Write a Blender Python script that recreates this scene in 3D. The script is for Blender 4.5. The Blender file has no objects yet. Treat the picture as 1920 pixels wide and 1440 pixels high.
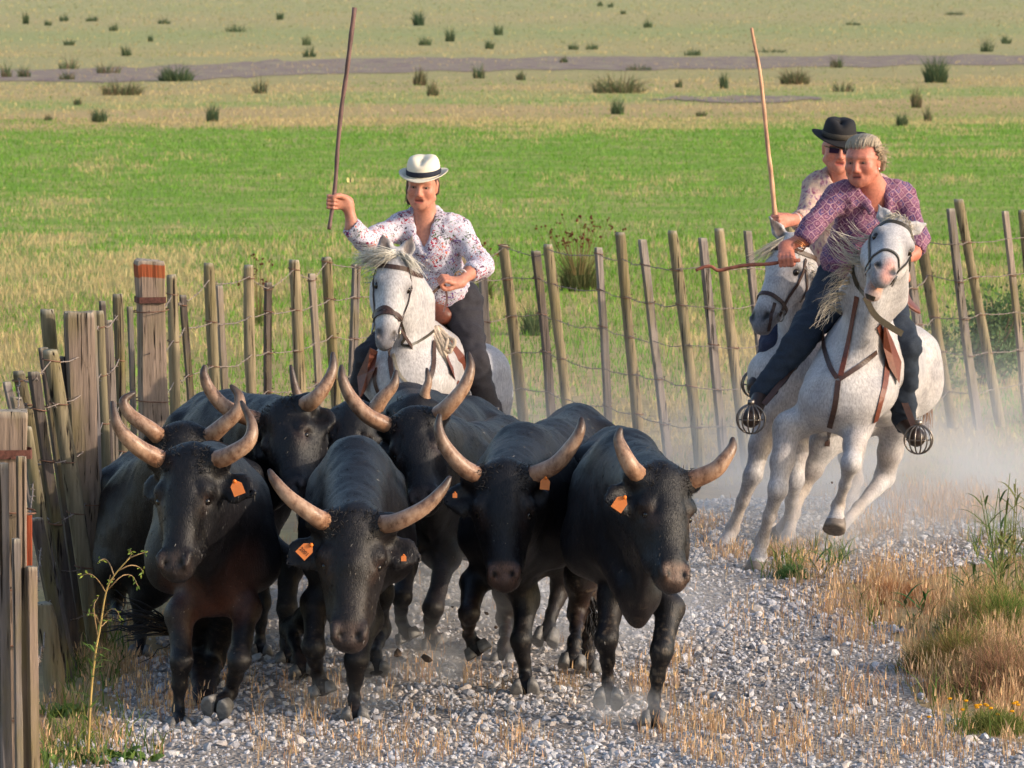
import bpy, math, random
import numpy as np
from mathutils import Vector, Matrix

SC = bpy.context.scene
COL = SC.collection
RNG = np.random.default_rng(11)
random.seed(5)

# ---------------------------------------------------------------- camera
F_PX = 10000.0                      # focal length in pixels of the 1920 px wide photograph
CAM_H = 3.35
PITCH = math.atan(820.0 / F_PX)
cam_d = bpy.data.cameras.new('camera')
cam_d.sensor_width = 36.0
cam_d.lens = F_PX / 1920.0 * 36.0
cam_d.clip_start = 0.5
cam_d.clip_end = 4000.0
cam = bpy.data.objects.new('camera', cam_d)
cam.location = (0, 0, CAM_H)
cam.rotation_euler = (math.pi / 2 - PITCH, 0, 0)
COL.objects.link(cam)
SC.camera = cam
cam_d.dof.use_dof = True
cam_d.dof.focus_distance = 23.5
cam_d.dof.aperture_fstop = 14.0

# ---------------------------------------------------------------- daylight
SUN_EL = math.radians(19.0)
SUN_AZ = math.radians(-20.0)        # from +X towards the camera
world = bpy.data.worlds.new('World')
SC.world = world
world.use_nodes = True
wn = world.node_tree.nodes
sky = wn.new('ShaderNodeTexSky')
sky.sky_type = 'NISHITA'
sky.sun_disc = False
sky.sun_elevation = SUN_EL
sun_to = Vector((math.cos(SUN_AZ) * math.cos(SUN_EL), math.sin(SUN_AZ) * math.cos(SUN_EL), math.sin(SUN_EL)))
sky.sun_rotation = math.atan2(sun_to.x, sun_to.y)
sky.air_density = 1.0
sky.dust_density = 2.0
sky.ozone_density = 1.0
wn['Background'].inputs['Strength'].default_value = 0.15
world.node_tree.links.new(sky.outputs[0], wn['Background'].inputs['Color'])
sun_d = bpy.data.lights.new('sun', 'SUN')
sun_d.energy = 2.0
sun_d.angle = math.radians(0.8)
sun_d.color = (1.0, 0.84, 0.68)
sun = bpy.data.objects.new('sun', sun_d)
sun.rotation_euler = sun_to.to_track_quat('Z', 'Y').to_euler()
sun.location = (30, -20, 20)
COL.objects.link(sun)
SC.view_settings.view_transform = 'Standard'
SC.view_settings.look = 'None'
SC.view_settings.exposure = 0.82
SC.view_settings.gamma = 1.0
SC.view_settings.use_curve_mapping = False
SC.cycles.use_denoising = True
SC.cycles.max_bounces = 5
SC.cycles.volume_bounces = 1
SC.cycles.volume_step_rate = 1.0

# ---------------------------------------------------------------- photograph geometry: pixels of the 1920x1440 picture to places
FWD = np.array([0, math.cos(PITCH), -math.sin(PITCH)])
UPV = np.array([0, math.sin(PITCH), math.cos(PITCH)])
CAMP = np.array([0, 0, CAM_H])

def ray(px, py):
    return FWD + np.array([(px - 960) / F_PX, 0, 0]) + UPV * ((720 - py) / F_PX)

def P(px, py, Y):
    d = ray(px, py)
    return CAMP + d * (Y / d[1])

def G(px, py, z=0.0):
    d = ray(px, py)
    return CAMP + d * ((z - CAM_H) / d[2])

def YG(py):
    return G(960, py)[1]

# ---------------------------------------------------------------- small helpers
def V3(*a):
    return np.array(a, float)

def nrm(v):
    v = np.asarray(v, float)
    return v / (np.linalg.norm(v) + 1e-12)

def lerp(a, b, t):
    return np.asarray(a, float) * (1 - t) + np.asarray(b, float) * t

def S(r, g, b):
    """sRGB 0-255 to linear"""
    o = []
    for c in (r, g, b):
        c = c / 255.0
        o.append(c / 12.92 if c <= 0.04045 else ((c + 0.055) / 1.055) ** 2.4)
    return tuple(o)

def hash01(ix, iy, iz, seed):
    h = (ix.astype(np.int64) * 374761393 + iy.astype(np.int64) * 668265263 + iz.astype(np.int64) * 2147483647 + seed * 1274126177) & 0xFFFFFFFF
    h = ((h ^ (h >> 13)) * 1274126177) & 0xFFFFFFFF
    h = ((h ^ (h >> 16)) * 2246822519) & 0xFFFFFFFF
    return ((h ^ (h >> 15)) & 0xFFFF) / 65535.0

def vnoise(p, seed=0):
    p = np.atleast_2d(np.asarray(p, float))
    if p.shape[1] == 2:
        p = np.c_[p, np.zeros(len(p))]
    i = np.floor(p).astype(np.int64)
    f = p - i
    f = f * f * (3 - 2 * f)
    r = 0
    for dx in (0, 1):
        for dy in (0, 1):
            for dz in (0, 1):
                w = (f[:, 0] if dx else 1 - f[:, 0]) * (f[:, 1] if dy else 1 - f[:, 1]) * (f[:, 2] if dz else 1 - f[:, 2])
                r = r + w * hash01(i[:, 0] + dx, i[:, 1] + dy, i[:, 2] + dz, seed)
    return r

def fbm(p, seed=0, oct=3):
    p = np.asarray(p, float)
    r, a, t = 0, 1.0, 0
    for k in range(oct):
        r = r + a * vnoise(p * (2 ** k), seed + k * 17)
        t += a
        a *= 0.5
    return r / t

# ---------------------------------------------------------------- objects
def mesh_from(name, V, F, mat=None, col=None, smooth=True, mats=None, mi=None):
    """V (n,3); F an (m,k) array or a list of such arrays"""
    me = bpy.data.meshes.new(name)
    V = np.asarray(V, np.float32)
    Fs = [np.asarray(f, np.int32) for f in (F if isinstance(F, list) else [F]) if len(f)]
    me.vertices.add(len(V))
    me.vertices.foreach_set('co', V.ravel())
    li = np.concatenate([f.ravel() for f in Fs])
    cnt = np.concatenate([np.full(len(f), f.shape[1], np.int32) for f in Fs])
    st = np.zeros(len(cnt), np.int32)
    st[1:] = np.cumsum(cnt)[:-1]
    me.loops.add(len(li))
    me.loops.foreach_set('vertex_index', li)
    me.polygons.add(len(cnt))
    me.polygons.foreach_set('loop_start', st)
    me.polygons.foreach_set('use_smooth', np.full(len(cnt), bool(smooth)))
    for m in (mats or ([mat] if mat else [])):
        me.materials.append(m)
    if mi is not None:
        me.polygons.foreach_set('material_index', np.asarray(mi, np.int32))
    if col is not None:
        a = me.attributes.new('col', 'FLOAT_COLOR', 'POINT')
        c = np.ones((len(V), 4), np.float32)
        c[:, :3] = col
        a.data.foreach_set('color', c.ravel())
    me.update(calc_edges=True)
    return me

def link(name, me, parent=None, base=None, **kw):
    """me is built in world coordinates; it is moved to be relative to its thing's base"""
    o = bpy.data.objects.new(name, me)
    COL.objects.link(o)
    if parent is not None:
        b = world_loc(parent)
        o.parent = parent
    else:
        b = np.array(base if base is not None else (0, 0, 0), float)
        o.location = b
    if me is not None and np.abs(b).sum() > 0:
        me.transform(Matrix.Translation(Vector(-b)))
    for k, v in kw.items():
        o[k] = v
    return o

def world_loc(o):
    b = np.zeros(3)
    while o is not None:
        b += np.array(o.location)
        o = o.parent
    return b

def thing(name, label, cat, loc, group=None):
    o = bpy.data.objects.new(name, None)
    COL.objects.link(o)
    o.empty_display_size = 0.2
    o.location = Vector([float(x) for x in loc])
    o['label'] = label
    o['category'] = cat
    if group:
        o['group'] = group
    return o

def tag(o, label=None, cat=None, group=None, kind=None):
    for k, v in (('label', label), ('category', cat), ('group', group), ('kind', kind)):
        if v:
            o[k] = v
    return o

class Geo:
    """collects several shapes into one mesh"""
    def __init__(self):
        self.V, self.F, self.C, self.n = [], {}, [], 0
    def add(self, V, F, col=None):
        V = np.asarray(V, float)
        for f in (F if isinstance(F, list) else [F]):
            f = np.asarray(f, np.int64)
            if len(f):
                self.F.setdefault(f.shape[1], []).append(f + self.n)
        self.V.append(V)
        c = np.ones((len(V), 3))
        if col is not None:
            c[:] = col
        self.C.append(c)
        self.n += len(V)
        return self
    def mesh(self, name, mat, smooth=True, col=True):
        return mesh_from(name, np.concatenate(self.V), [np.concatenate(f) for f in self.F.values()], mat,
                         np.concatenate(self.C) if col else None, smooth)

def frames(pts):
    pts = np.asarray(pts, float)
    t = np.gradient(pts, axis=0)
    t /= np.linalg.norm(t, axis=1)[:, None] + 1e-12
    up = np.array([0, 0, 1.0]) if abs(t[0][2]) < 0.9 else np.array([1.0, 0, 0])
    n = np.cross(t[0], up); n /= np.linalg.norm(n)
    N = [n]
    for i in range(1, len(pts)):
        n = N[-1] - t[i] * np.dot(N[-1], t[i])
        n /= np.linalg.norm(n) + 1e-12
        N.append(n)
    N = np.array(N)
    return t, N, np.cross(t, N)

def tube(pts, rad, seg=8, flat=1.0, caps=True):
    """quads (and cap triangles) along a polyline; rad a number or one per point"""
    pts = np.asarray(pts, float)
    n = len(pts)
    rad = np.broadcast_to(np.asarray(rad, float), (n,))
    t, N, B = frames(pts)
    a = np.arange(seg) * 2 * math.pi / seg
    V = pts[:, None, :] + rad[:, None, None] * (np.cos(a)[None, :, None] * N[:, None, :] + flat * np.sin(a)[None, :, None] * B[:, None, :])
    V = V.reshape(-1, 3)
    i, j = np.meshgrid(np.arange(n - 1), np.arange(seg), indexing='ij')
    q = np.stack([i * seg + j, i * seg + (j + 1) % seg, (i + 1) * seg + (j + 1) % seg, (i + 1) * seg + j], -1).reshape(-1, 4)
    Fs = [q]
    if caps:
        V = np.concatenate([V, pts[:1], pts[-1:]])
        a0, a1 = n * seg, n * seg + 1
        k = np.arange(seg)
        Fs.append(np.concatenate([np.stack([np.full(seg, a0), (k + 1) % seg, k], 1),
                                  np.stack([np.full(seg, a1), (n - 1) * seg + k, (n - 1) * seg + (k + 1) % seg], 1)]))
    return V, Fs

def spline(pts, n):
    """Catmull-Rom through the points"""
    p = np.asarray(pts, float)
    if len(p) == 2:
        return p[0] + (p[1] - p[0]) * np.linspace(0, 1, n)[:, None]
    q = np.concatenate([[2 * p[0] - p[1]], p, [2 * p[-1] - p[-2]]])
    u = np.linspace(0, len(p) - 1 - 1e-9, n)
    i = u.astype(int); f = (u - i)[:, None]
    a, b, c, d = q[i], q[i + 1], q[i + 2], q[i + 3]
    return 0.5 * (2 * b + (c - a) * f + (2 * a - 5 * b + 4 * c - d) * f ** 2 + (-a + 3 * b - 3 * c + d) * f ** 3)

def box(c, size, rot=None):
    c = np.asarray(c, float); h = np.asarray(size, float) / 2
    v = np.array([[x, y, z] for x in (-1, 1) for y in (-1, 1) for z in (-1, 1)], float) * h
    if rot is not None:
        v = v @ np.asarray(rot).T
    f = np.array([[0, 1, 3, 2], [4, 6, 7, 5], [0, 4, 5, 1], [2, 3, 7, 6], [0, 2, 6, 4], [1, 5, 7, 3]])
    return v + c, f

def ribbon(pts, w, side, thick=0.004):
    """a strap: flat band following pts; side = per-point width direction"""
    pts = np.asarray(pts, float); n = len(pts)
    side = np.broadcast_to(np.asarray(side, float), (n, 3)).copy()
    t = np.gradient(pts, axis=0); t /= np.linalg.norm(t, axis=1)[:, None] + 1e-12
    side -= t * (side * t).sum(1)[:, None]
    side /= np.linalg.norm(side, axis=1)[:, None] + 1e-12
    nn = np.cross(t, side)
    w = np.broadcast_to(np.asarray(w, float), (n,))[:, None] / 2
    V = np.stack([pts - side * w - nn * thick / 2, pts + side * w - nn * thick / 2,
                  pts + side * w + nn * thick / 2, pts - side * w + nn * thick / 2], 1).reshape(-1, 3)
    i, j = np.meshgrid(np.arange(n - 1), np.arange(4), indexing='ij')
    q = np.stack([i * 4 + j, i * 4 + (j + 1) % 4, (i + 1) * 4 + (j + 1) % 4, (i + 1) * 4 + j], -1).reshape(-1, 4)
    caps = np.array([[3, 2, 1, 0], [(n - 1) * 4 + k for k in range(4)]])
    return V, [np.concatenate([q, caps])]

def sphere(c, r, nu=12, nv=8):
    r = np.broadcast_to(np.asarray(r, float), (3,))
    u = np.arange(nu) * 2 * math.pi / nu
    v = np.linspace(0, math.pi, nv + 1)[1:-1]
    V = np.array([[math.cos(a) * math.sin(b), math.sin(a) * math.sin(b), math.cos(b)] for b in v for a in u] + [[0, 0, 1], [0, 0, -1]])
    m = len(v)
    q = [[i * nu + j, (i + 1) * nu + j, (i + 1) * nu + (j + 1) % nu, i * nu + (j + 1) % nu] for i in range(m - 1) for j in range(nu)]
    t = [[m * nu, j, (j + 1) % nu] for j in range(nu)] + [[m * nu + 1, (m - 1) * nu + (j + 1) % nu, (m - 1) * nu + j] for j in range(nu)]
    return V * r + np.asarray(c, float), [np.array(q), np.array(t)]
# ---------------------------------------------------------------- bodies grown as one blended surface
class Body:
    """a smooth union of elliptic cones, meshed with surface nets: limbs join and taper continuously"""
    def __init__(self, res):
        self.res, self.prims, self.paints = res, [], []
    def cone(self, p0, p1, a0, a1=None, b0=None, b1=None, side=None, k=0.03, sub=False):
        """a: half-width along side, b: half-depth across it"""
        p0 = np.asarray(p0, float); p1 = np.asarray(p1, float)
        a1 = a0 if a1 is None else a1
        b0 = a0 if b0 is None else b0
        b1 = (a1 if b0 == a0 else b0 * a1 / a0) if b1 is None else b1
        self.prims.append((p0, p1, a0, a1, b0, b1, None if side is None else np.asarray(side, float), k, sub))
        return self
    def ball(self, c, r, k=0.03, sub=False):
        c = np.asarray(c, float)
        return self.cone(c, c + np.array([0, 0, 1e-4]), r, k=k, sub=sub)
    def chain(self, pts, rad, k=0.03):
        for i in range(len(pts) - 1):
            self.cone(pts[i], pts[i + 1], rad[i], rad[i + 1], k=k)
        return self
    def paint(self, p0, p1, r, col, soft=0.03, strength=1.0):
        self.paints.append((np.asarray(p0, float), np.asarray(p1, float), r, np.asarray(col, float), soft, strength))
        return self
    @staticmethod
    def dist(X, pr):
        p0, p1, a0, a1, b0, b1, side, k, sub = pr
        d = (p1 - p0).astype(np.float32)
        L = float(np.linalg.norm(d)); ax = d / (L + 1e-9)
        R = X - p0.astype(np.float32)
        w = R @ ax
        t = np.clip(w / (L + 1e-9), 0, 1)
        if side is None or (abs(a0 - b0) < 1e-6 and abs(a1 - b1) < 1e-6):
            r = a0 + (a1 - a0) * t
            Q = R - t[..., None] * d
            return np.sqrt((Q * Q).sum(-1)) - r
        s = side - ax * np.dot(side, ax); s = (s / np.linalg.norm(s)).astype(np.float32)
        b = np.cross(ax, s).astype(np.float32)
        A = a0 + (a1 - a0) * t; B = b0 + (b1 - b0) * t
        ex = w - t * L
        m = np.minimum(A, B)
        q = np.sqrt(((R @ s) / A) ** 2 + ((R @ b) / B) ** 2 + (ex / (0.5 * (A + B))) ** 2)
        return (q - 1) * np.where(q > 1, m, m)
    def build(self, color, displace=None):
        h = self.res
        pos = [p for p in self.prims if not p[8]]
        lo = np.min([np.minimum(p[0], p[1]) - max(p[2:6]) for p in pos], 0) - 4 * h - 0.02
        hi = np.max([np.maximum(p[0], p[1]) + max(p[2:6]) for p in pos], 0) + 4 * h + 0.02
        n = np.ceil((hi - lo) / h).astype(int) + 1
        D = np.full(n, 0.5, np.float32)
        ax = [(lo[i] + np.arange(n[i]) * h).astype(np.float32) for i in range(3)]
        for pr in self.prims:
            k, sub = pr[7], pr[8]
            m = max(pr[2:6]) + k + 3 * h
            i0 = np.clip(((np.minimum(pr[0], pr[1]) - m - lo) / h).astype(int), 0, n - 1)
            i1 = np.clip(((np.maximum(pr[0], pr[1]) + m - lo) / h).astype(int) + 2, 1, n)
            sl = tuple(slice(i0[j], i1[j]) for j in range(3))
            X = np.stack(np.meshgrid(*(ax[j][sl[j]] for j in range(3)), indexing='ij'), -1)
            d = self.dist(X, pr).astype(np.float32)
            o = D[sl]
            if sub:
                hh = np.maximum(k - np.abs(o + d), 0) / k
                D[sl] = np.maximum(o, -d) + hh * hh * k * 0.25
            else:
                hh = np.maximum(k - np.abs(o - d), 0) / k
                D[sl] = np.minimum(o, d) - hh * hh * k * 0.25
        V, F = surface_nets(D, lo, h)
        V = relax(V, F, 2)
        C = np.empty((len(V), 3)); C[:] = color
        for p0, p1, r, col, soft, st in self.paints:
            d = self.dist(V.astype(np.float32), (p0, p1 + 1e-5, r, r, r, r, None, 0, False))
            w = np.clip(0.5 - d / soft, 0, 1)[:, None] * st
            C = C * (1 - w) + col * w
        if displace is not None:
            V = V + normals(V, F) * displace(V)[:, None]
        return V, F, C

def surface_nets(D, lo, h):
    s = D < 0
    c = np.zeros(np.array(D.shape) - 1, np.int8)
    for dx in (0, 1):
        for dy in (0, 1):
            for dz in (0, 1):
                c += s[dx:D.shape[0] - 1 + dx, dy:D.shape[1] - 1 + dy, dz:D.shape[2] - 1 + dz]
    act = (c > 0) & (c < 8)
    ids = np.argwhere(act)
    idx = np.full(act.shape, -1, np.int64)
    idx[act] = np.arange(len(ids))
    acc = np.zeros((len(ids), 3)); cnt = np.zeros(len(ids))
    cr = [(dx, dy, dz) for dx in (0, 1) for dy in (0, 1) for dz in (0, 1)]
    for a in cr:
        for ax in range(3):
            if a[ax]:
                continue
            b = list(a); b[ax] = 1
            va = D[ids[:, 0] + a[0], ids[:, 1] + a[1], ids[:, 2] + a[2]]
            vb = D[ids[:, 0] + b[0], ids[:, 1] + b[1], ids[:, 2] + b[2]]
            m = (va < 0) != (vb < 0)
            t = va[m] / (va[m] - vb[m])
            p = np.tile(np.array(a, float), (m.sum(), 1)); p[:, ax] += t
            acc[m] += p; cnt[m] += 1
    V = lo + (ids + acc / cnt[:, None]) * h
    Fs = []
    nx, ny, nz = D.shape
    for ax in range(3):
        u, v = (ax + 1) % 3, (ax + 2) % 3
        sa = [slice(None)] * 3; sb = [slice(None)] * 3
        sa[ax] = slice(0, -1); sb[ax] = slice(1, None)
        for q in (u, v):
            sa[q] = sb[q] = slice(1, -1)
        A = s[tuple(sa)]; B = s[tuple(sb)]
        for flip, M in ((False, A & ~B), (True, ~A & B)):
            e = np.argwhere(M)
            if not len(e):
                continue
            e[:, u] += 1; e[:, v] += 1
            def cell(du, dv):
                x = e.copy(); x[:, u] += du; x[:, v] += dv
                return idx[x[:, 0], x[:, 1], x[:, 2]]
            q = np.stack([cell(-1, -1), cell(0, -1), cell(0, 0), cell(-1, 0)], 1)
            Fs.append(q[:, ::-1] if flip else q)
    return V, np.concatenate(Fs)

def relax(V, F, it):
    a = np.concatenate([F[:, 0], F[:, 1], F[:, 2], F[:, 3]]); b = np.concatenate([F[:, 1], F[:, 2], F[:, 3], F[:, 0]])
    n = len(V)
    deg = np.bincount(a, minlength=n) + np.bincount(b, minlength=n)
    for _ in range(it):
        N = np.stack([np.bincount(a, V[b, i], n) + np.bincount(b, V[a, i], n) for i in range(3)], 1) / np.maximum(deg, 1)[:, None]
        V = V * 0.45 + N * 0.55
    return V

def normals(V, F):
    f = np.cross(V[F[:, 2]] - V[F[:, 0]], V[F[:, 3]] - V[F[:, 1]])
    N = np.stack([sum(np.bincount(F[:, k], f[:, i], len(V)) for k in range(F.shape[1])) for i in range(3)], 1)
    return N / (np.linalg.norm(N, axis=1)[:, None] + 1e-12)
# ---------------------------------------------------------------- materials
class NT:
    def __init__(self, name):
        self.m = bpy.data.materials.new(name)
        self.m.use_nodes = True
        self.t = self.m.node_tree
        self.b = self.t.nodes['Principled BSDF']
    def n(self, kind, **kw):
        x = self.t.nodes.new('ShaderNode' + kind)
        for k, v in kw.items():
            if k.startswith('i_'):
                x.inputs[int(k[2:])].default_value = v
            else:
                setattr(x, k, v)
        return x
    def l(self, a, b):
        self.t.links.new(a, b)
    def set(self, **kw):
        for k, v in kw.items():
            s = self.b.inputs[k.replace('_', ' ')]
            if hasattr(v, 'links'):
                self.l(v, s)
            else:
                s.default_value = (*v, 1) if isinstance(v, tuple) and len(v) == 3 else v
        return self
    def attr(self, name='col'):
        return self.n('Attribute', attribute_name=name).outputs['Color']
    def coords(self, scale=(1, 1, 1), which='Object'):
        c = self.n('TexCoord').outputs[which]
        mp = self.n('Mapping')
        mp.inputs['Scale'].default_value = scale
        self.l(c, mp.inputs[0])
        return mp.outputs[0]
    def noise(self, vec, scale, detail=3, rough=0.55, out='Fac'):
        x = self.n('TexNoise')
        x.inputs['Scale'].default_value = scale
        x.inputs['Detail'].default_value = detail
        x.inputs['Roughness'].default_value = rough
        if vec is not None:
            self.l(vec, x.inputs['Vector'])
        return x.outputs[out]
    def ramp(self, fac, stops, interp='LINEAR'):
        x = self.n('ValToRGB')
        cr = x.color_ramp
        cr.interpolation = interp
        while len(cr.elements) < len(stops):
            cr.elements.new(0.5)
        for e, (p, c) in zip(cr.elements, stops):
            e.position = p
            e.color = (*c, 1) if isinstance(c, tuple) else (c, c, c, 1)
        self.l(fac, x.inputs[0])
        return x.outputs[0]
    def mix(self, fac, a, b, mode='MIX'):
        x = self.n('Mix', data_type='RGBA', blend_type=mode)
        for s, v in ((x.inputs[0], fac), (x.inputs[6], a), (x.inputs[7], b)):
            if hasattr(v, 'links'):
                self.l(v, s)
            elif isinstance(v, tuple):
                s.default_value = (*v, 1)
            else:
                s.default_value = v if s.type == 'VALUE' else (v, v, v, 1)
        return x.outputs[2]
    def math(self, op, a, b=0.0, c=0.0):
        x = self.n('Math', operation=op)
        for s, v in zip(x.inputs, (a, b, c)):
            if hasattr(v, 'links'):
                self.l(v, s)
            else:
                s.default_value = v
        return x.outputs[0]
    def bump(self, h, strength=0.3, dist=0.01):
        x = self.n('Bump')
        x.inputs['Strength'].default_value = strength
        x.inputs['Distance'].default_value = dist
        self.l(h, x.inputs['Height'])
        self.l(x.outputs[0], self.b.inputs['Normal'])
        return x

MAT = {}

def coat_material(name, fine, bumps, rough, sheen, var):
    q = NT(name)
    c = q.attr()
    o = q.coords()
    st = q.coords((1, 1, 0.35))
    n1 = q.noise(o, 9, 4)
    n2 = q.noise(st, fine, 2, 0.7)
    c = q.mix(1.0, c, q.ramp(n1, [(0.25, 1 - var), (0.75, 1 + var)]), 'MULTIPLY')
    c = q.mix(1.0, c, q.ramp(n2, [(0.3, 0.70), (0.7, 1.30)]), 'MULTIPLY')
    q.set(Base_Color=c, Roughness=rough, Sheen_Weight=sheen, Sheen_Roughness=0.5, Specular_IOR_Level=0.3)
    q.bump(n2, bumps, 0.004)
    return q

def build_materials():
    # bull coat with pale dust flecks
    q = coat_material('bull_coat', 190, 0.65, 0.47, 0.0, 0.4)
    MAT['bull'] = q.m
    q.b.inputs['Sheen Tint'].default_value = (0.55, 0.62, 0.8, 1)
    base = q.b.inputs['Base Color'].links[0].from_socket
    fl = q.math('MULTIPLY', q.math('GREATER_THAN', q.noise(q.coords(), 120, 1), 0.775), q.math('GREATER_THAN', q.noise(q.coords(), 5, 2), 0.52))
    q.l(q.mix(fl, base, S(150, 135, 120)), q.b.inputs['Base Color'])
    # white horse coat
    q = coat_material('horse_coat', 120, 0.25, 0.6, 0.12, 0.10)
    base = q.b.inputs['Base Color'].links[0].from_socket
    sp = q.math('MULTIPLY', q.math('GREATER_THAN', q.noise(q.coords(), 95, 1), 0.74), 0.35)
    q.l(q.mix(sp, base, S(120, 105, 95)), q.b.inputs['Base Color'])
    MAT['horse'] = q.m
    # horn: attribute colour with growth rings and streaks
    q = NT('horn_keratin')
    n = q.noise(q.coords((1, 1, .6)), 30, 5, 0.7)
    c = q.mix(1.0, q.attr(), q.ramp(n, [(0.30, S(130, 104, 88)), (0.5, S(222, 210, 200)), (0.68, S(255, 254, 250))]), 'MULTIPLY')
    q.set(Base_Color=c, Roughness=0.42, Specular_IOR_Level=0.5)
    q.bump(q.noise(q.coords(), 90, 3), 0.35, 0.004)
    MAT['horn'] = q.m
    # plain coloured by attribute
    def attr_mat(key, name, rough=0.6, var=0.2, scale=40, bump=0.2, spec=0.4, dist=0.004):
        q = NT(name)
        n = q.noise(q.coords(), scale, 4, 0.6)
        c = q.mix(1.0, q.attr(), q.ramp(n, [(0.3, 1 - var), (0.7, 1 + var)]), 'MULTIPLY')
        q.set(Base_Color=c, Roughness=rough, Specular_IOR_Level=spec)
        if bump:
            q.bump(n, bump, dist)
        MAT[key] = q.m
        return q
    attr_mat('leather', 'harness_leather', 0.45, 0.25, 60, 0.3)
    attr_mat('metal', 'worn_metal', 0.35, 0.25, 50, 0.1).set(Metallic=0.85)
    attr_mat('skin', 'tanned_skin', 0.5, 0.16, 70, 0.25).set(Subsurface_Weight=0.0)
    attr_mat('denim', 'dark_denim', 0.85, 0.3, 160, 0.3)
    attr_mat('hair', 'hair_strands', 0.55, 0.12, 30, 0.0)
    attr_mat('felt', 'hat_felt', 0.85, 0.08, 220, 0.3)
    attr_mat('hoof', 'hoof_horn', 0.55, 0.35, 50, 0.3)
    attr_mat('furm', 'coat_hair', 0.32, 0.0, 30, 0.0, 0.30)
    attr_mat('plastic', 'tag_plastic', 0.45, 0.06, 50, 0.0)
    attr_mat('rock', 'limestone_gravel', 0.9, 0.22, 55, 0.5, 0.2, 0.006)
    attr_mat('rust', 'rusty_iron', 0.85, 0.45, 60, 0.4, 0.3)
    attr_mat('eye', 'wet_eye', 0.08, 0.0, 10, 0.0, 0.6)
    # leaves and blades: attribute colour, some light passes through
    q = NT('grass_blade')
    q.set(Base_Color=q.attr(), Roughness=0.65, Specular_IOR_Level=0.2)
    tr = q.n('BsdfTranslucent'); q.l(q.attr(), tr.inputs[0])
    mx = q.n('MixShader'); mx.inputs[0].default_value = 0.35
    q.l(q.b.outputs[0], mx.inputs[1]); q.l(tr.outputs[0], mx.inputs[2])
    q.l(mx.outputs[0], q.t.nodes['Material Output'].inputs[0])
    MAT['grass'] = q.m
    # weathered timber: attribute tint, grain along z, moss, cracks
    q = NT('weathered_wood')
    g = q.coords((42, 42, 2.2))
    n = q.noise(g, 1.0, 5, 0.65)
    cr = q.noise(q.coords((60, 60, 1.3)), 1.0, 3, 0.6)
    c = q.mix(1.0, q.attr(), q.ramp(n, [(0.25, 0.42), (0.5, 0.92), (0.75, 1.3)]), 'MULTIPLY')
    ms = q.ramp(q.noise(q.coords((6, 6, 2)), 1.0, 4), [(0.52, 0.0), (0.68, 0.5)])
    c = q.mix(ms, c, S(118, 108, 62))
    ck = q.ramp(cr, [(0.34, 1.0), (0.40, 0.0)])
    c = q.mix(ck, c, S(40, 34, 30))
    q.set(Base_Color=c, Roughness=0.9, Specular_IOR_Level=0.15)
    q.bump(q.math('SUBTRACT', n, q.math('MULTIPLY', ck, 0.6)), 0.8, 0.012)
    MAT['wood'] = q.m
    # bark on the riding poles
    q = NT('pole_bark')
    n = q.noise(q.coords((30, 30, 9)), 1.0, 4)
    q.set(Base_Color=q.mix(1.0, q.attr(), q.ramp(n, [(0.3, 0.5), (0.7, 1.35)]), 'MULTIPLY'), Roughness=0.7)
    q.bump(n, 0.4, 0.004)
    MAT['bark'] = q.m

    # printed shirts
    def voro(q, vec, scale, feature='F1', rnd=1.0):
        v = q.n('TexVoronoi', feature=feature)
        v.inputs['Scale'].default_value = scale
        v.inputs['Randomness'].default_value = rnd
        q.l(vec, v.inputs['Vector'])
        return v
    q = NT('floral_shirt')
    o = q.coords()
    wv = q.mix(0.15, o, q.noise(o, 60, 2, out='Color'))
    v = voro(q, wv, 27)
    pick = q.n('SeparateColor'); q.l(v.outputs['Color'], pick.inputs[0])
    hue = q.ramp(pick.outputs[0], [(0.0, S(160, 12, 48)), (0.3, S(96, 22, 74)), (0.48, S(196, 80, 30)), (0.58, S(48, 42, 60)), (0.8, S(110, 70, 140)), (0.92, S(64, 92, 46))], 'CONSTANT')
    dot = q.math('LESS_THAN', v.outputs['Distance'], q.math('MULTIPLY_ADD', pick.outputs[1], 0.26, 0.24))
    v2 = voro(q, q.mix(0.2, o, q.noise(o, 45, 2, out='Color')), 58)
    p2 = q.n('SeparateColor'); q.l(v2.outputs['Color'], p2.inputs[0])
    leaf = q.math('MULTIPLY', q.math('LESS_THAN', v2.outputs['Distance'], 0.30), q.math('GREATER_THAN', p2.outputs[2], 0.35))
    c = q.mix(leaf, S(204, 200, 212), S(62, 52, 74))
    c = q.mix(dot, c, hue)
    q.set(Base_Color=c, Roughness=0.8, Sheen_Weight=0.1, Specular_IOR_Level=0.2)
    MAT['shirt_floral'] = q.m

    q = NT('lattice_shirt')
    o0 = q.coords((1, 0.25, 1))
    o = q.mix(0.05, o0, q.noise(o0, 14, 2, out='Color'))
    rot = q.n('Mapping'); rot.inputs['Rotation'].default_value = (0, math.radians(42), 0); rot.inputs['Scale'].default_value = (31, 31, 31)
    q.l(o, rot.inputs[0])
    v = voro(q, rot.outputs[0], 1.0, rnd=0.0)
    fr = q.n('VectorMath', operation='FRACTION'); q.l(rot.outputs[0], fr.inputs[0])
    sx = q.n('SeparateXYZ'); q.l(fr.outputs[0], sx.inputs[0])
    def edge(s):
        return q.math('ABSOLUTE', q.math('SUBTRACT', s, 0.5))
    ln = q.math('GREATER_THAN', q.math('MAXIMUM', edge(sx.outputs[0]), edge(sx.outputs[2])), 0.45)
    d = q.math('ADD', edge(sx.outputs[0]), edge(sx.outputs[2]))
    fl = q.n('VectorMath', operation='FLOOR'); q.l(rot.outputs[0], fl.inputs[0])
    wn_ = q.n('TexWhiteNoise'); q.l(fl.outputs[0], wn_.inputs[0])
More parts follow.
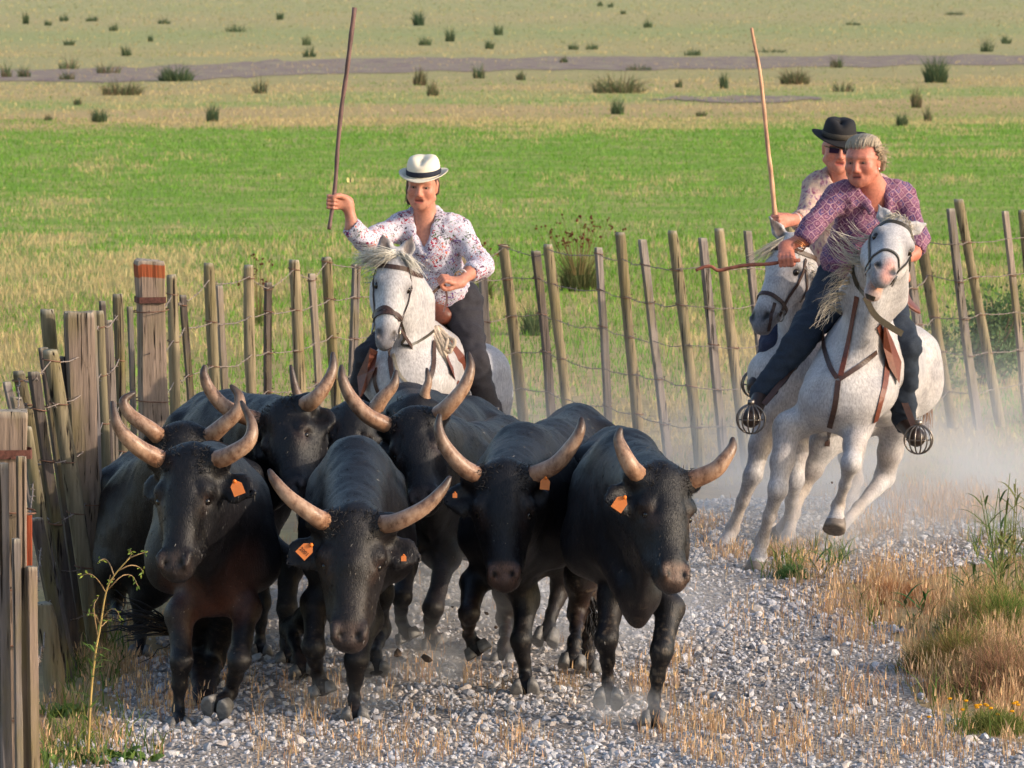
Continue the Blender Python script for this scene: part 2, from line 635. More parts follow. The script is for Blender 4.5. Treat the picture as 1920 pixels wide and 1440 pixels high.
    base = q.ramp(wn_.outputs[0], [(0.0, S(84, 44, 86)), (0.35, S(96, 48, 80)), (0.6, S(64, 54, 104)), (0.8, S(116, 72, 100))], 'CONSTANT')
    inner = q.mix(q.math('LESS_THAN', d, 0.24), base, S(164, 124, 136))
    inner = q.mix(q.math('LESS_THAN', d, 0.13), inner, S(96, 44, 74))
    inner = q.mix(q.ramp(q.noise(o0, 130, 2, .7), [(.42, 0.0), (.62, .75)]), inner, S(140, 102, 126))
    inner = q.mix(q.ramp(q.noise(o0, 75, 2, .7), [(.50, 0.0), (.66, .6)]), inner, S(78, 36, 66))
    c = q.mix(q.math('MULTIPLY', ln, 0.75), inner, S(176, 142, 146))
    q.set(Base_Color=c, Roughness=0.75, Sheen_Weight=0.1, Specular_IOR_Level=0.2)
    MAT['shirt_lattice'] = q.m

    q = NT('pale_print_shirt')
    o = q.coords((1, 1, 0.55))
    n = q.noise(o, 30, 3, 0.6)
    c = q.ramp(n, [(0.30, S(128, 74, 98)), (0.42, S(172, 142, 138)), (0.52, S(194, 172, 154)), (0.62, S(150, 120, 136)), (0.70, S(120, 70, 88))])
    q.set(Base_Color=c, Roughness=0.8, Specular_IOR_Level=0.2)
    MAT['shirt_pale'] = q.m

    # meadow: bands by distance, far rows coloured paler for haze, streaks and patches
    q = NT('meadow_ground')
    geo = q.n('NewGeometry')
    sp = q.n('SeparateXYZ'); q.l(geo.outputs['Position'], sp.inputs[0])
    x, y = sp.outputs[0], sp.outputs[1]
    big = q.noise(geo.outputs['Position'], 0.16, 4, 0.6)
    med = q.noise(geo.outputs['Position'], 0.9, 4, 0.65)
    fin = q.noise(geo.outputs['Position'], 7.0, 4, 0.7)
    yy = q.math('ADD', y, q.math('MULTIPLY', q.math('SUBTRACT', big, 0.5), 16.0))
    yy = q.math('ADD', yy, q.math('MULTIPLY', x, -0.5))
    v = q.math('DIVIDE', 33500.0 / 1540.0, yy)           # (row + 100) / 1540
    def row(r):
        return (r + 100) / 1540.0
    c = q.ramp(v, [(row(-60), S(178, 172, 134)), (row(14), S(166, 166, 118)), (row(34), S(176, 164, 120)), (row(60), S(152, 162, 108)), (row(92), S(174, 162, 116)), (row(104), S(164, 160, 114)),
                   (row(150), S(166, 156, 110)), (row(165), S(182, 160, 114)), (row(186), S(138, 160, 88)), (row(200), S(184, 158, 114)), (row(226), S(172, 154, 104)),
                   (row(240), S(124, 154, 66)), (row(330), S(120, 152, 60)), (row(420), S(128, 152, 70)), (row(480), S(130, 146, 72)), (row(560), S(150, 140, 84)), (row(700), S(168, 146, 104)), (row(900), S(164, 140, 108))])
    tan = q.ramp(med, [(0.46, 0.0), (0.64, 0.8)])
    tan2 = q.ramp(q.noise(q.n('NewGeometry').outputs['Position'], 0.35, 5, .7), [(.48, 0.0), (.62, .7)])
    c = q.mix(q.math('MULTIPLY', tan, 0.7), c, S(186, 168, 112))
    c = q.mix(q.math('MULTIPLY', tan2, 0.5), c, S(186, 164, 118))
    c = q.mix(1.0, c, q.ramp(fin, [(0.3, 0.78), (0.7, 1.2)]), 'MULTIPLY')
    q.set(Base_Color=c, Roughness=0.95, Specular_IOR_Level=0.1)
    q.bump(fin, 0.6, 0.05)
    MAT['meadow'] = q.m

    q = NT('dry_mud')
    geo = q.n('NewGeometry')
    n = q.noise(geo.outputs['Position'], 1.4, 5, 0.7)
    q.set(Base_Color=q.ramp(n, [(0.3, S(112, 92, 88)), (0.48, S(130, 108, 100)), (0.62, S(158, 146, 112))]), Roughness=0.95)
    MAT['mud'] = q.m

    q = NT('gravel_bed')
    geo = q.n('NewGeometry')
    n = q.noise(geo.outputs['Position'], 2.2, 4, 0.6)
    v = q.n('TexVoronoi'); v.inputs['Scale'].default_value = 55; q.l(geo.outputs['Position'], v.inputs['Vector'])
    sc = q.n('SeparateColor'); q.l(v.outputs['Color'], sc.inputs[0])
    c = q.ramp(n, [(0.3, S(140, 130, 122)), (0.7, S(162, 150, 136))])
    c = q.mix(0.55, c, q.ramp(sc.outputs[0], [(0.0, S(96, 92, 94)), (0.5, S(150, 144, 140)), (1.0, S(196, 190, 184))]))
    q.set(Base_Color=c, Roughness=0.95, Specular_IOR_Level=0.1)
    q.bump(v.outputs['Distance'], 0.8, 0.012)
    MAT['gravelbed'] = q.m

build_materials()
# ---------------------------------------------------------------- setting: meadow, mud strip, gravel road
def inside(poly, p):
    poly = np.asarray(poly); r = np.zeros(len(p), bool)
    x, y = p[:, 0], p[:, 1]
    j = len(poly) - 1
    for i in range(len(poly)):
        xi, yi = poly[i]; xj, yj = poly[j]
        c = ((yi > y) != (yj > y)) & (x < (xj - xi) * (y - yi) / (yj - yi + 1e-12) + xi)
        r ^= c
        j = i
    return r

def gp(*pts):
    return np.array([G(*p)[:2] for p in pts])

gx = np.array([-900, -60, -20, -8, 0, 8, 20, 60, 900.0]); gy = np.array([-40, 10, 20, 30, 40, 60, 100, 200, 500, 3400.0])
gv = np.array([[a, b, 0] for a in gx for b in gy]); n_ = len(gy)
gf = np.array([[i * n_ + j, (i + 1) * n_ + j, (i + 1) * n_ + j + 1, i * n_ + j + 1] for i in range(len(gx) - 1) for j in range(n_ - 1)])
tag(link('ground', mesh_from('ground', gv, gf, MAT['meadow'])), 'flat green and tan pasture reaching to the horizon', kind='structure')

def strip(name, outline_top, outline_bot, z, mat, label):
    """a ragged sheet between two pixel polylines"""
    a = spline([G(*p)[:2] for p in outline_top], 220); b = spline([G(*p)[:2] for p in outline_bot], 220)
    ja = (fbm(a * 0.9, 3) - 0.5) * 7; jb = (fbm(b * 0.9, 8) - 0.5) * 5
    a = a + np.c_[np.zeros(220), ja]; b = b + np.c_[np.zeros(220), jb]
    V = np.concatenate([np.c_[a, np.full(220, z)], np.c_[b, np.full(220, z)]])
    i = np.arange(219)
    F = np.stack([220 + i, 220 + i + 1, i + 1, i], 1)
    return tag(link(name, mesh_from(name, V, F, mat)), label, kind='structure')

strip('mud_strip', [(-700, 134), (0, 131), (330, 124), (520, 113), (700, 110), (960, 109), (1300, 108), (1920, 103), (2600, 100)],
      [(-700, 150), (0, 152), (330, 152), (520, 141), (700, 137), (960, 133), (1300, 130), (1920, 121), (2600, 116)], 0.012, MAT['mud'],
      'bare purple brown mud strip crossing the far pasture')
strip('mud_patch', [(1200, 183), (1320, 181), (1450, 182), (1540, 184)], [(1200, 187), (1320, 191), (1450, 190), (1540, 187)], 0.016, MAT['mud'],
      'short bare mud patch in the tan band of pasture')

ROAD = gp((20, 1620), (90, 1470), (200, 1345), (290, 1225), (400, 1140), (600, 1066), (900, 996), (1320, 940), (1500, 930), (1750, 942), (2050, 970),
          (2000, 1000), (1880, 1046), (1700, 1084), (1560, 1104), (1600, 1150), (1690, 1190), (1725, 1250), (1745, 1310), (1870, 1385), (2050, 1440), (2300, 1620))
def ragged(poly, per, amp, seed):
    q = []
    for i in range(len(poly)):
        a, b = poly[i], poly[(i + 1) % len(poly)]
        m = max(2, int(np.linalg.norm(b - a) * per))
        for k in range(m):
            q.append(a + (b - a) * k / m)
    q = np.array(q)
    return q + (np.c_[fbm(q * 2.3, seed), fbm(q * 2.3, seed + 5)] - 0.5) * amp
rp = ragged(ROAD, 8, 0.35, 4)
road_me = bpy.data.meshes.new('gravel_road')
road_me.from_pydata([(x, y, 0.006) for x, y in rp], [], [list(range(len(rp)))])
road_me.materials.append(MAT['gravelbed'])
road = tag(link('gravel_road', road_me), 'grey gravel farm road curving to the right', kind='structure')

# crushed stone
PHI = (1 + 5 ** 0.5) / 2
ICO_V = np.array([(-1, PHI, 0), (1, PHI, 0), (-1, -PHI, 0), (1, -PHI, 0), (0, -1, PHI), (0, 1, PHI), (0, -1, -PHI), (0, 1, -PHI), (PHI, 0, -1), (PHI, 0, 1), (-PHI, 0, -1), (-PHI, 0, 1)]) / math.sqrt(1 + PHI * PHI)
ICO_F = np.array([(0, 11, 5), (0, 5, 1), (0, 1, 7), (0, 7, 10), (0, 10, 11), (1, 5, 9), (5, 11, 4), (11, 10, 2), (10, 7, 6), (7, 1, 8), (3, 9, 4), (3, 4, 2), (3, 2, 6), (3, 6, 8), (3, 8, 9), (4, 9, 5), (2, 4, 11), (6, 2, 10), (8, 6, 7), (9, 8, 1)])

def rand_rot(n):
    q = RNG.normal(size=(n, 4)); q /= np.linalg.norm(q, axis=1)[:, None]
    w, x, y, z = q.T
    return np.stack([np.stack([1 - 2 * (y * y + z * z), 2 * (x * y - z * w), 2 * (x * z + y * w)], 1),
                     np.stack([2 * (x * y + z * w), 1 - 2 * (x * x + z * z), 2 * (y * z - x * w)], 1),
                     np.stack([2 * (x * z - y * w), 2 * (y * z + x * w), 1 - 2 * (x * x + y * y)], 1)], 1)

def stones(pos, size, tint):
    n = len(pos)
    v = ICO_V[None] * (1 + RNG.uniform(-0.28, 0.28, (n, 12, 1))) * RNG.uniform((0.75, 0.6, 0.4), (1.25, 1.0, 0.85), (n, 3))[:, None]
    R = rand_rot(n)
    R[:, 2] *= 0.8
    v = np.einsum('nij,nkj->nki', R, v) * size[:, None, None] + pos[:, None]
    F = (ICO_F[None] + (np.arange(n) * 12)[:, None, None]).reshape(-1, 3)
    return v.reshape(-1, 3), F, np.repeat(tint, 12, 0)

STONE_TINTS = np.array([S(178, 177, 182), S(188, 187, 190), S(166, 165, 170), S(198, 195, 194), S(186, 176, 168), S(154, 152, 156), S(192, 180, 170)])
def in_road(p, mar=0.0):
    return inside(rp, p)
def scatter(n, x0, x1, y0, y1, keep):
    p = np.c_[RNG.uniform(x0, x1, n), RNG.uniform(y0, y1, n)]
    return p[keep(p)]
Y_NEAR, Y_FAR = 20.4, 33.0
p = scatter(80000, -2.6, 3.6, Y_NEAR, Y_FAR, lambda q: in_road(q + RNG.normal(0, 0.06, q.shape)))
dens = fbm(p * 1.1, 21)
p = p[RNG.uniform(size=len(p)) < np.clip(0.35 + (dens - 0.3) * 2.2, 0.3, 1) * np.clip(1.35 - (p[:, 1] - 24) * 0.06, 0.55, 1)]
p = p[:52000]
sz = np.clip(RNG.lognormal(math.log(0.0098), 0.45, len(p)), 0.006, 0.036)
ti = STONE_TINTS[RNG.choice(7, len(p), p=(0.26, 0.2, 0.16, 0.1, 0.12, 0.08, 0.08))] * RNG.uniform(0.75, 1.15, (len(p), 1))
v, f, c = stones(np.c_[p, 0.006 + sz * 0.25], sz, ti)
tag(link('gravel', mesh_from('gravel', v, f, MAT['rock'], c, smooth=False)), 'loose crushed limestone gravel covering the road', kind='stuff')

# the larger stones one can pick out
big = []
for px, py, r in ((1075, 1235, 26), (460, 1280, 20), (300, 1300, 30), (250, 1395, 20), (1690, 1130, 16), (1120, 1290, 18), (1320, 1245, 16), (880, 1290, 16), (960, 1335, 18),
                  (1340, 1310, 22), (1500, 1330, 18), (1600, 1340, 20), (1720, 1310, 18), (1820, 1395, 26), (1180, 1345, 20), (780, 1350, 18), (560, 1395, 20), (700, 1385, 16),
                  (1010, 1400, 20), (1150, 1420, 20), (1450, 1410, 18), (1350, 1385, 16), (1630, 1415, 18), (505, 1310, 18), (830, 1250, 14), (1400, 1150, 14), (1480, 1200, 14), (1560, 1230, 16),
                  (1255, 1180, 14), (1640, 1260, 16), (420, 1400, 18), (320, 1420, 18), (915, 1420, 16), (1100, 1180, 12), (1380, 1075, 12), (1450, 1110, 12)):
    g = G(px + RNG.uniform(-4, 4), py)
    s = r / (F_PX / g[1])
    v, f, c = stones(np.array([[g[0], g[1], s * 0.3]]), np.array([s * 0.8]), STONE_TINTS[[RNG.integers(0, 5)]])
    link('stone', mesh_from('stone', v, f, MAT['rock'], c, smooth=False), road)

# ---------------------------------------------------------------- grass
def blades(pos, h, w, lean, base, tip, yaw=None, segs=2, curl=1.0):
    """thin bent blades, each a tapering ribbon; pos (n,3), colours (n,3)"""
    n = len(pos)
    yaw = RNG.uniform(0, 2 * math.pi, n) if yaw is None else yaw
    fa = RNG.uniform(-0.9, 0.9, n)
    side = np.c_[np.cos(fa), np.sin(fa), np.zeros(n)]
    dirv = np.c_[np.cos(yaw), np.sin(yaw), np.zeros(n)]
    V, C = [], []
    for k in range(segs + 1):
        t = k / segs
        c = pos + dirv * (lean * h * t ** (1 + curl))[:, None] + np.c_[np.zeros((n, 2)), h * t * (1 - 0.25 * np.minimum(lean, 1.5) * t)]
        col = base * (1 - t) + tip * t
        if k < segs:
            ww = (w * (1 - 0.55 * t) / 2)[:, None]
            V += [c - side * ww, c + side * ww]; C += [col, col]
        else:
            V.append(c); C.append(col)
    m = 2 * segs + 1
    V = np.stack(V, 1).reshape(-1, 3); C = np.stack(C, 1).reshape(-1, 3)
    o = (np.arange(n) * m)[:, None]
    F = []
    for k in range(segs - 1):
        F.append(np.array([[2 * k, 2 * k + 1, 2 * k + 3, 2 * k + 2]]) + o)
    return V, [np.concatenate(F) if F else np.zeros((0, 4), int), np.array([[2 * segs - 2, 2 * segs - 1, 2 * segs]]) + o], C

def shade(base, n, v=0.25):
    return np.asarray(base)[None] * RNG.uniform(1 - v, 1 + v, (n, 1)) * RNG.uniform(0.93, 1.07, (n, 3))

GREEN, GREEN2, TAN, STRAW, DEEP = S(112, 160, 52), S(132, 172, 70), S(214, 192, 138), S(210, 176, 136), S(62, 96, 44)

def rows(p):
    return 33500.0 / p[:, 1] - 100

def meadow_band(y0, y1, dens, hw, wpx, h0, h1, seed):
    g = Geo()
    half0, half1 = y0 * 0.096 * 1.55 + 2, y1 * 0.096 * 1.55 + 2
    n = int((half0 + half1) * (y1 - y0) * dens)
    p = np.c_[RNG.uniform(-1, 1, n), RNG.uniform(0, 1, n)]
    yy = y0 + (y1 - y0) * p[:, 1]
    xx = p[:, 0] * (half0 + (half1 - half0) * p[:, 1])
    q = np.c_[xx, yy]
    big_, med = fbm(q * 0.16, seed), fbm(q * np.array([0.5, 0.22]), seed + 3, 4)
    fine = fbm(q * np.array([2.2, 0.8]), seed + 5, 2)
    r = rows(q) + (big_ - 0.5) * 120
    # share of tan seed heads by place: tan belt at the far edge, left of the corner post, along the fence foot
    t = np.interp(r, [-80, 0, 60, 95, 110, 150, 165, 185, 196, 222, 236, 300, 420, 490, 560, 680, 900], [.45, .35, .35, .6, .55, .6, .85, .35, .85, .7, .24, .20, .22, .25, .30, .40, .68])
    left = np.clip(1 - np.hypot((xx / yy * F_PX + 960 - 120) / 560, (rows(q) - 480) / 150), 0, 1)
    t = np.clip(t + left * 0.55 + (med - 0.5) * 1.3, 0.02, 0.95)
    tan = (fine * 0.55 + RNG.uniform(size=n) * 0.45) < t * .95
    h = RNG.uniform(h0, h1, n) * np.where(tan, 1.15, 1.0) * np.clip(0.6 + med, 0.6, 1.3)
    w = wpx * yy / F_PX * RNG.uniform(0.7, 1.4, n)
    gcol = np.where((RNG.uniform(size=n) < 0.5)[:, None], shade(GREEN, n), shade(GREEN2, n))
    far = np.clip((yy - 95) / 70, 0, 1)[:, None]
    gcol = gcol * (1 - far) + shade(S(160, 164, 112), n) * far  # far blades paled, haze put into their colour
    tcol = shade(TAN, n, 0.2)
    col = np.where(tan[:, None], tcol, gcol)
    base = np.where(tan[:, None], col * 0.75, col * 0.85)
    h = h * np.clip(1.15 - np.abs(r - 800) / 900 * 0 - np.clip((r - 640) / 300, 0, .55), .4, 1.2)
    ok = ~((rows(q) > 101 + q[:, 0] * -.5) & (rows(q) < 150 + q[:, 0] * -.5) & (RNG.uniform(size=n) < .80))
    q, h, w, base, col = q[ok], h[ok], w[ok], base[ok], col[ok]; n = len(q)
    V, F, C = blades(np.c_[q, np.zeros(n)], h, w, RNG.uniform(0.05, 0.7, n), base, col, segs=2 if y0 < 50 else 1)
    return V, F, C

g = Geo()
for args in ((33.0, 46, 215, 1, 1.5, .03, .10, 31), (46, 62, 205, 1, 1.4, .025, .07, 33), (62, 104, 112, 1, 1.4, .02, .06, 35)):
    g.add(*meadow_band(*args))
for args in ((104, 170, 14, 1, 1.7, .02, .06, 37), (170, 345, 1.4, 1, 2.0, .03, .08, 39)):
    g.add(*meadow_band(*args))
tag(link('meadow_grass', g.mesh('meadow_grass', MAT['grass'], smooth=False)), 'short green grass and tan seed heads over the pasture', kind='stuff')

# dry stems in and beside the gravel: dense where the photograph shows straw
def blob(px, py, cx, cy, rx, ry):
    return np.clip(1.25 - np.hypot((px - cx) / rx, (py - cy) / ry), 0, 1)
STRAW_SPOTS = [(1680, 1150, 150, 70, 1.0), (1820, 1230, 130, 130, 1.0), (1560, 1330, 300, 50, .22), (900, 1415, 700, 40, .22), (1500, 1410, 500, 50, .42), (760, 1290, 70, 28, .35), (560, 1340, 90, 30, .4), (870, 1300, 60, 25, .5),
               (1240, 1300, 60, 40, .5), (1310, 1380, 120, 40, .5), (280, 1290, 110, 60, .9), (330, 1340, 60, 30, .8), (180, 1250, 100, 80, .9), (110, 1390, 130, 70, .8), (1480, 1050, 90, 32, .8), (1360, 1040, 60, 22, .7),
               (1800, 960, 150, 36, .9), (1330, 1000, 70, 30, .5), (1560, 1080, 120, 30, .6), (1250, 1250, 60, 26, .5), (1080, 1290, 50, 22, .5), (1640, 1000, 120, 20, .4), (480, 1290, 60, 22, .5), (1900, 1330, 90, 90, .9), (620, 1300, 40, 20, .4), (2250, 1250, 420, 220, .7)]
n = 560000
p = np.c_[RNG.uniform(-2.9, 4.8, n), RNG.uniform(20.6, 32.6, n)]
px, py = p[:, 0] / p[:, 1] * F_PX + 960, rows(p)
d = np.zeros(n)
for cx, cy, rx, ry, a in STRAW_SPOTS:
    d = np.maximum(d, blob(px, py, cx, cy, rx, ry) * a)
d = np.maximum(d, 0.035)
cl = fbm(p * np.array([5.0, 4.0]), 51, 3)
cl2 = fbm(p * 14.0, 53, 2)
keep = RNG.uniform(size=n) < np.clip(d * np.clip((cl - 0.36) * 4, 0, 1) * np.clip((cl2 - 0.3) * 2.5, 0, 1.2), 0, 1) * 0.95
p, px, py, cl = p[keep], px[keep], py[keep], cl[keep]
n = len(p)
ci = np.minimum((np.arange(n) // 6) * 6, n - 1)      # stems grow in tufts of about six
so = np.lexsort((np.floor(p[:, 0] / .10), np.floor(p[:, 1] / .16)))
p, px, py, cl = p[so], px[so], py[so], cl[so]
tuft = np.where((RNG.uniform(size=n) < .7)[:, None], p[ci] + RNG.normal(0, .014, p.shape), p)
p = tuft
hh = RNG.uniform(.025, .115, n) * np.clip(0.55 + cl, 0.6, 1.2)
hh *= np.where((px > 1540) & (py < 1340), 1.75, 1.0) * np.where(py < 1060, 0.8, 1)
col = np.where((RNG.uniform(size=n) < 0.65)[:, None], shade(STRAW, n, .25), shade(S(180, 140, 104), n, .25))
V, F, C = blades(np.c_[p, np.zeros(n)], hh, RNG.uniform(.002, .0045, n), RNG.uniform(.02, .5, n), col * .8, col, segs=2)
g = Geo().add(V, F, C)
sel = RNG.uniform(size=n) < 0.22        # seed heads on some stems
pp = p[sel]; k = len(pp)
V, F, C = blades(np.c_[pp + RNG.normal(0, .012, pp.shape), hh[sel] * .7], RNG.uniform(.025, .05, k), RNG.uniform(.005, .008, k), RNG.uniform(.05, .45, k), shade(S(218, 178, 134), k), shade(S(224, 190, 150), k), segs=2)
g.add(V, F, C)
tag(link('dry_grass', g.mesh('dry_grass', MAT['grass'], smooth=False)), 'dry orange straw stems growing through and beside the gravel', kind='stuff')

# green grass and weeds at the foot of the left fence and on the right bank
n = 60000
p = np.c_[RNG.uniform(-2.9, 3.4, n), RNG.uniform(20.6, 31.0, n)]
px, py = p[:, 0] / p[:, 1] * F_PX + 960, rows(p)
d = np.zeros(n)
for cx, cy, rx, ry, a in ((150, 1230, 70, 110, .9), (140, 1400, 110, 60, .9), (60, 1440, 120, 50, .8), (1480, 1075, 60, 24, .9), (1640, 1160, 40, 40, .3), (1870, 1200, 110, 120, .6), (1830, 1340, 90, 60, .6), (1880, 1020, 60, 60, .6), (250, 1420, 60, 30, .4), (1560, 1050, 40, 16, .5)):
    d = np.maximum(d, blob(px, py, cx, cy, rx, ry) * a)
keep = RNG.uniform(size=n) < d * np.clip((fbm(p * 5, 61) - .3) * 3, 0, 1)
p = p[keep]; n = len(p)
col = np.where((RNG.uniform(size=n) < .5)[:, None], shade(S(96, 124, 58), n), shade(S(130, 138, 70), n))
V, F, C = blades(np.c_[p, np.zeros(n)], RNG.uniform(.06, .2, n), RNG.uniform(.004, .009, n), RNG.uniform(.1, .9, n), col * .7, col, segs=2)
tag(link('verge_grass', Geo().add(V, F, C).mesh('verge_grass', MAT['grass'], smooth=False)), 'green grass along the fence foot and right verge', kind='stuff')
# ---------------------------------------------------------------- fence of split and round stakes with barbed wire
def post_mesh(top, bot, w, kind, tint, rot=0.0, paint=None, segs=9, slant=0.0):
    """a stake from bot to top; kind round or square; irregular along its length"""
    top = np.asarray(top, float); bot = np.asarray(bot, float)
    r = w / 2
    if kind == 'r':
        m = 10; a = np.arange(m) * 2 * math.pi / m
        sec = np.c_[np.cos(a), np.sin(a)] * r
    else:
        e = 0.16
        sq = np.array([(1 - e, -1), (1, -1 + e), (1, 1 - e), (1 - e, 1), (-1 + e, 1), (-1, 1 - e), (-1, -1 + e), (-1 + e, -1)])
        c, s = math.cos(rot), math.sin(rot)
        ext = abs(c) + abs(s) * 0.9
        sec = (sq * (1, 0.9)) @ np.array([[c, s], [-s, c]]) * r / ext
    m = len(sec)
    ts = np.concatenate([np.linspace(0, .9, segs), [.955, .985, 1.0]])
    if paint is not None:
        ts = np.sort(np.concatenate([ts, [paint[0] - .004, paint[0], paint[1], paint[1] + .004]]))
    sh = np.ones(len(ts))
    sh[:4] = np.linspace(1.06, 1.0, 4)
    sh[-2:] = (0.97, 0.86) if kind == 'r' else (1.0, 0.94)
    bend = RNG.normal(0, w * 0.10, 2)
    V, C = [], []
    seed = RNG.integers(0, 999)
    tint = np.asarray(tint, float)
    for t, s in zip(ts, sh):
        c = bot + (top - bot) * t
        off = np.array([bend[0] * math.sin(t * 3.0), bend[1] * math.sin(t * 4.1 + 1), 0])
        jit = (vnoise(np.c_[np.arange(m) * 0.9 + 3, np.full(m, t * 5), np.full(m, seed)], 7) - 0.5) * r * 0.24
        q = sec * (s + jit / r)[:, None]
        zz = np.zeros(m)
        if t > .94:
            zz = q[:, 0] * slant + (vnoise(np.c_[q * 60, np.full(m, seed)], 9) - .5) * r * .25
        V.append(np.c_[c[0] + off[0] + q[:, 0], c[1] + off[1] + q[:, 1], np.full(m, c[2]) + zz])
        cc = np.tile(tint, (m, 1))
        if t == 1.0:
            cc = cc * 0.7 + np.array(S(178, 174, 160)) * .45
        if paint is not None and paint[0] <= t <= paint[1]:
            cc = np.tile(np.array(S(156, 84, 54)), (m, 1))
        C.append(cc)
    V = np.concatenate(V); C = np.concatenate(C)
    n = len(ts)
    i, j = np.meshgrid(np.arange(n - 1), np.arange(m), indexing='ij')
    F = np.stack([i * m + j, i * m + (j + 1) % m, (i + 1) * m + (j + 1) % m, (i + 1) * m + j], -1).reshape(-1, 4)
    V = np.concatenate([V, [V[-m:].mean(0)]]); C = np.concatenate([C, C[-1:]])
    k = np.arange(m)
    T = np.stack([np.full(m, n * m), (n - 1) * m + k, (n - 1) * m + (k + 1) % m], 1)
    return mesh_from('post', V, [F, T], MAT['wood'], C, smooth=(kind == 'r'))

WOODS = {'r': [S(136, 124, 98), S(126, 114, 90), S(146, 132, 106)], 's': [S(140, 130, 124), S(128, 118, 112), S(148, 134, 122)], 'd': [S(96, 86, 80)], 'p': [S(150, 130, 114)]}

def build_fence(name, label, posts, wires, wire_ys, skip=()):
    f = thing(name, label, 'fence', (posts[0]['b'][0], posts[0]['b'][1], 0.0))
    prev = None
    for q in posts:
        tint = np.array(WOODS[q.get('tint', q['k'])][RNG.integers(0, len(WOODS[q.get('tint', q['k'])]))])
        o = link('post', post_mesh(q['t'], q['b'] - V3(0, 0, .05), q['w'], q['k'], tint, q.get('rot', 0.45), q.get('paint'), segs=q.get('segs', 9), slant=q.get('slant', 0)), f)
        if q.get('label'):
            o['label'] = q['label']
        q['obj'] = o
        if q.get('strap') is not None:
            t = q['strap']; c = lerp(q['b'], q['t'], t); g = Geo()
            R = q['w'] / 2 * 1.02
            a = np.linspace(0, 2 * math.pi, 25)[:-1]
            rot = q.get('rot', 0.45)
            # rounded-square loop round the post
            loop = []
            for x in a:
                cx, cy = math.cos(x), math.sin(x)
                k = max(abs(cx), abs(cy) / .9)
                loop.append((cx / k, cy / k))
            loop = np.array(loop) * .99
            co, si = math.cos(rot), math.sin(rot)
            loop = loop @ np.array([[co, si], [-si, co]]) * R / (abs(co) + abs(si) * .9)
            h = .017
            rings = [np.c_[loop * (1 + o_), np.full(24, z_)] for o_, z_ in ((0.0, -h), (0.05, -h), (0.05, h), (0.0, h))]
            V = np.concatenate(rings) + c
            i, j = np.meshgrid(np.arange(4), np.arange(24), indexing='ij')
            F = np.stack([i * 24 + j, i * 24 + (j + 1) % 24, ((i + 1) % 4) * 24 + (j + 1) % 24, ((i + 1) % 4) * 24 + j], -1).reshape(-1, 4)
            link('iron_strap', mesh_from('iron_strap', V, F, MAT['rust'], np.tile(np.array(S(92, 58, 50)), (96, 1)), smooth=False), o)
    # barbed wire: one strand per height, sagging between stakes, with barbs and a twist round each stake
    main = [q for q in posts if not q.get('nowire')]
    for z in wires:
        g = Geo(); pts = []
        for q in main:
            t = min(0.97, z / q['t'][2])
            c = lerp(q['b'], q['t'], t)
            pts.append(c + V3(q.get('wx', 0), -q['w'] * .55, RNG.normal(0, .012)))
        fine = []
        for a, b in zip(pts[:-1], pts[1:]):
            L = np.linalg.norm(b - a); m = max(3, int(L / .12))
            for k in range(m):
                u = k / m
                fine.append(a + (b - a) * u - V3(0, 0, .03 * L * 4 * u * (1 - u) * RNG.uniform(.8, 1.2)) + RNG.normal(0, .0025, 3))
        fine.append(pts[-1])
        wc = np.array(S(138, 126, 118))
        V, F = tube(fine, .0032, 4, caps=False); g.add(V, F, wc)
        for i in range(0, len(fine) - 1):
            if RNG.uniform() < .8:
                c = lerp(fine[i], fine[i + 1], .5)
                for s in (-1, 1):
                    d = nrm(RNG.normal(size=3)) * .016
                    V, F = tube([c - d, c + d], .0022, 3, caps=False); g.add(V, F, wc * .8)
        for q, c in zip(main, pts):
            if RNG.uniform() < .75:     # the tie round the stake
                a = np.linspace(0, 2 * math.pi, 13)
                R = q['w'] * .56
                loop = np.c_[c[0] + np.cos(a) * R, c[1] + q['w'] * .55 + np.sin(a) * R, c[2] + np.sin(a * .5 + RNG.uniform(0, 3)) * .012]
                V, F = tube(loop, .0034, 4, caps=False); g.add(V, F, S(120, 88, 72))
        link('barbed_wire', g.mesh('barbed_wire', MAT['rust']), f)
    return f

def mk(tx, ty, bx, by, wpx, k, **kw):
    b = G(bx, by)
    t = P(tx, ty, b[1] + kw.pop('dy', 0.0))
    s = F_PX / b[1]
    return dict(t=t, b=b, w=wpx / s, k=k, **kw)

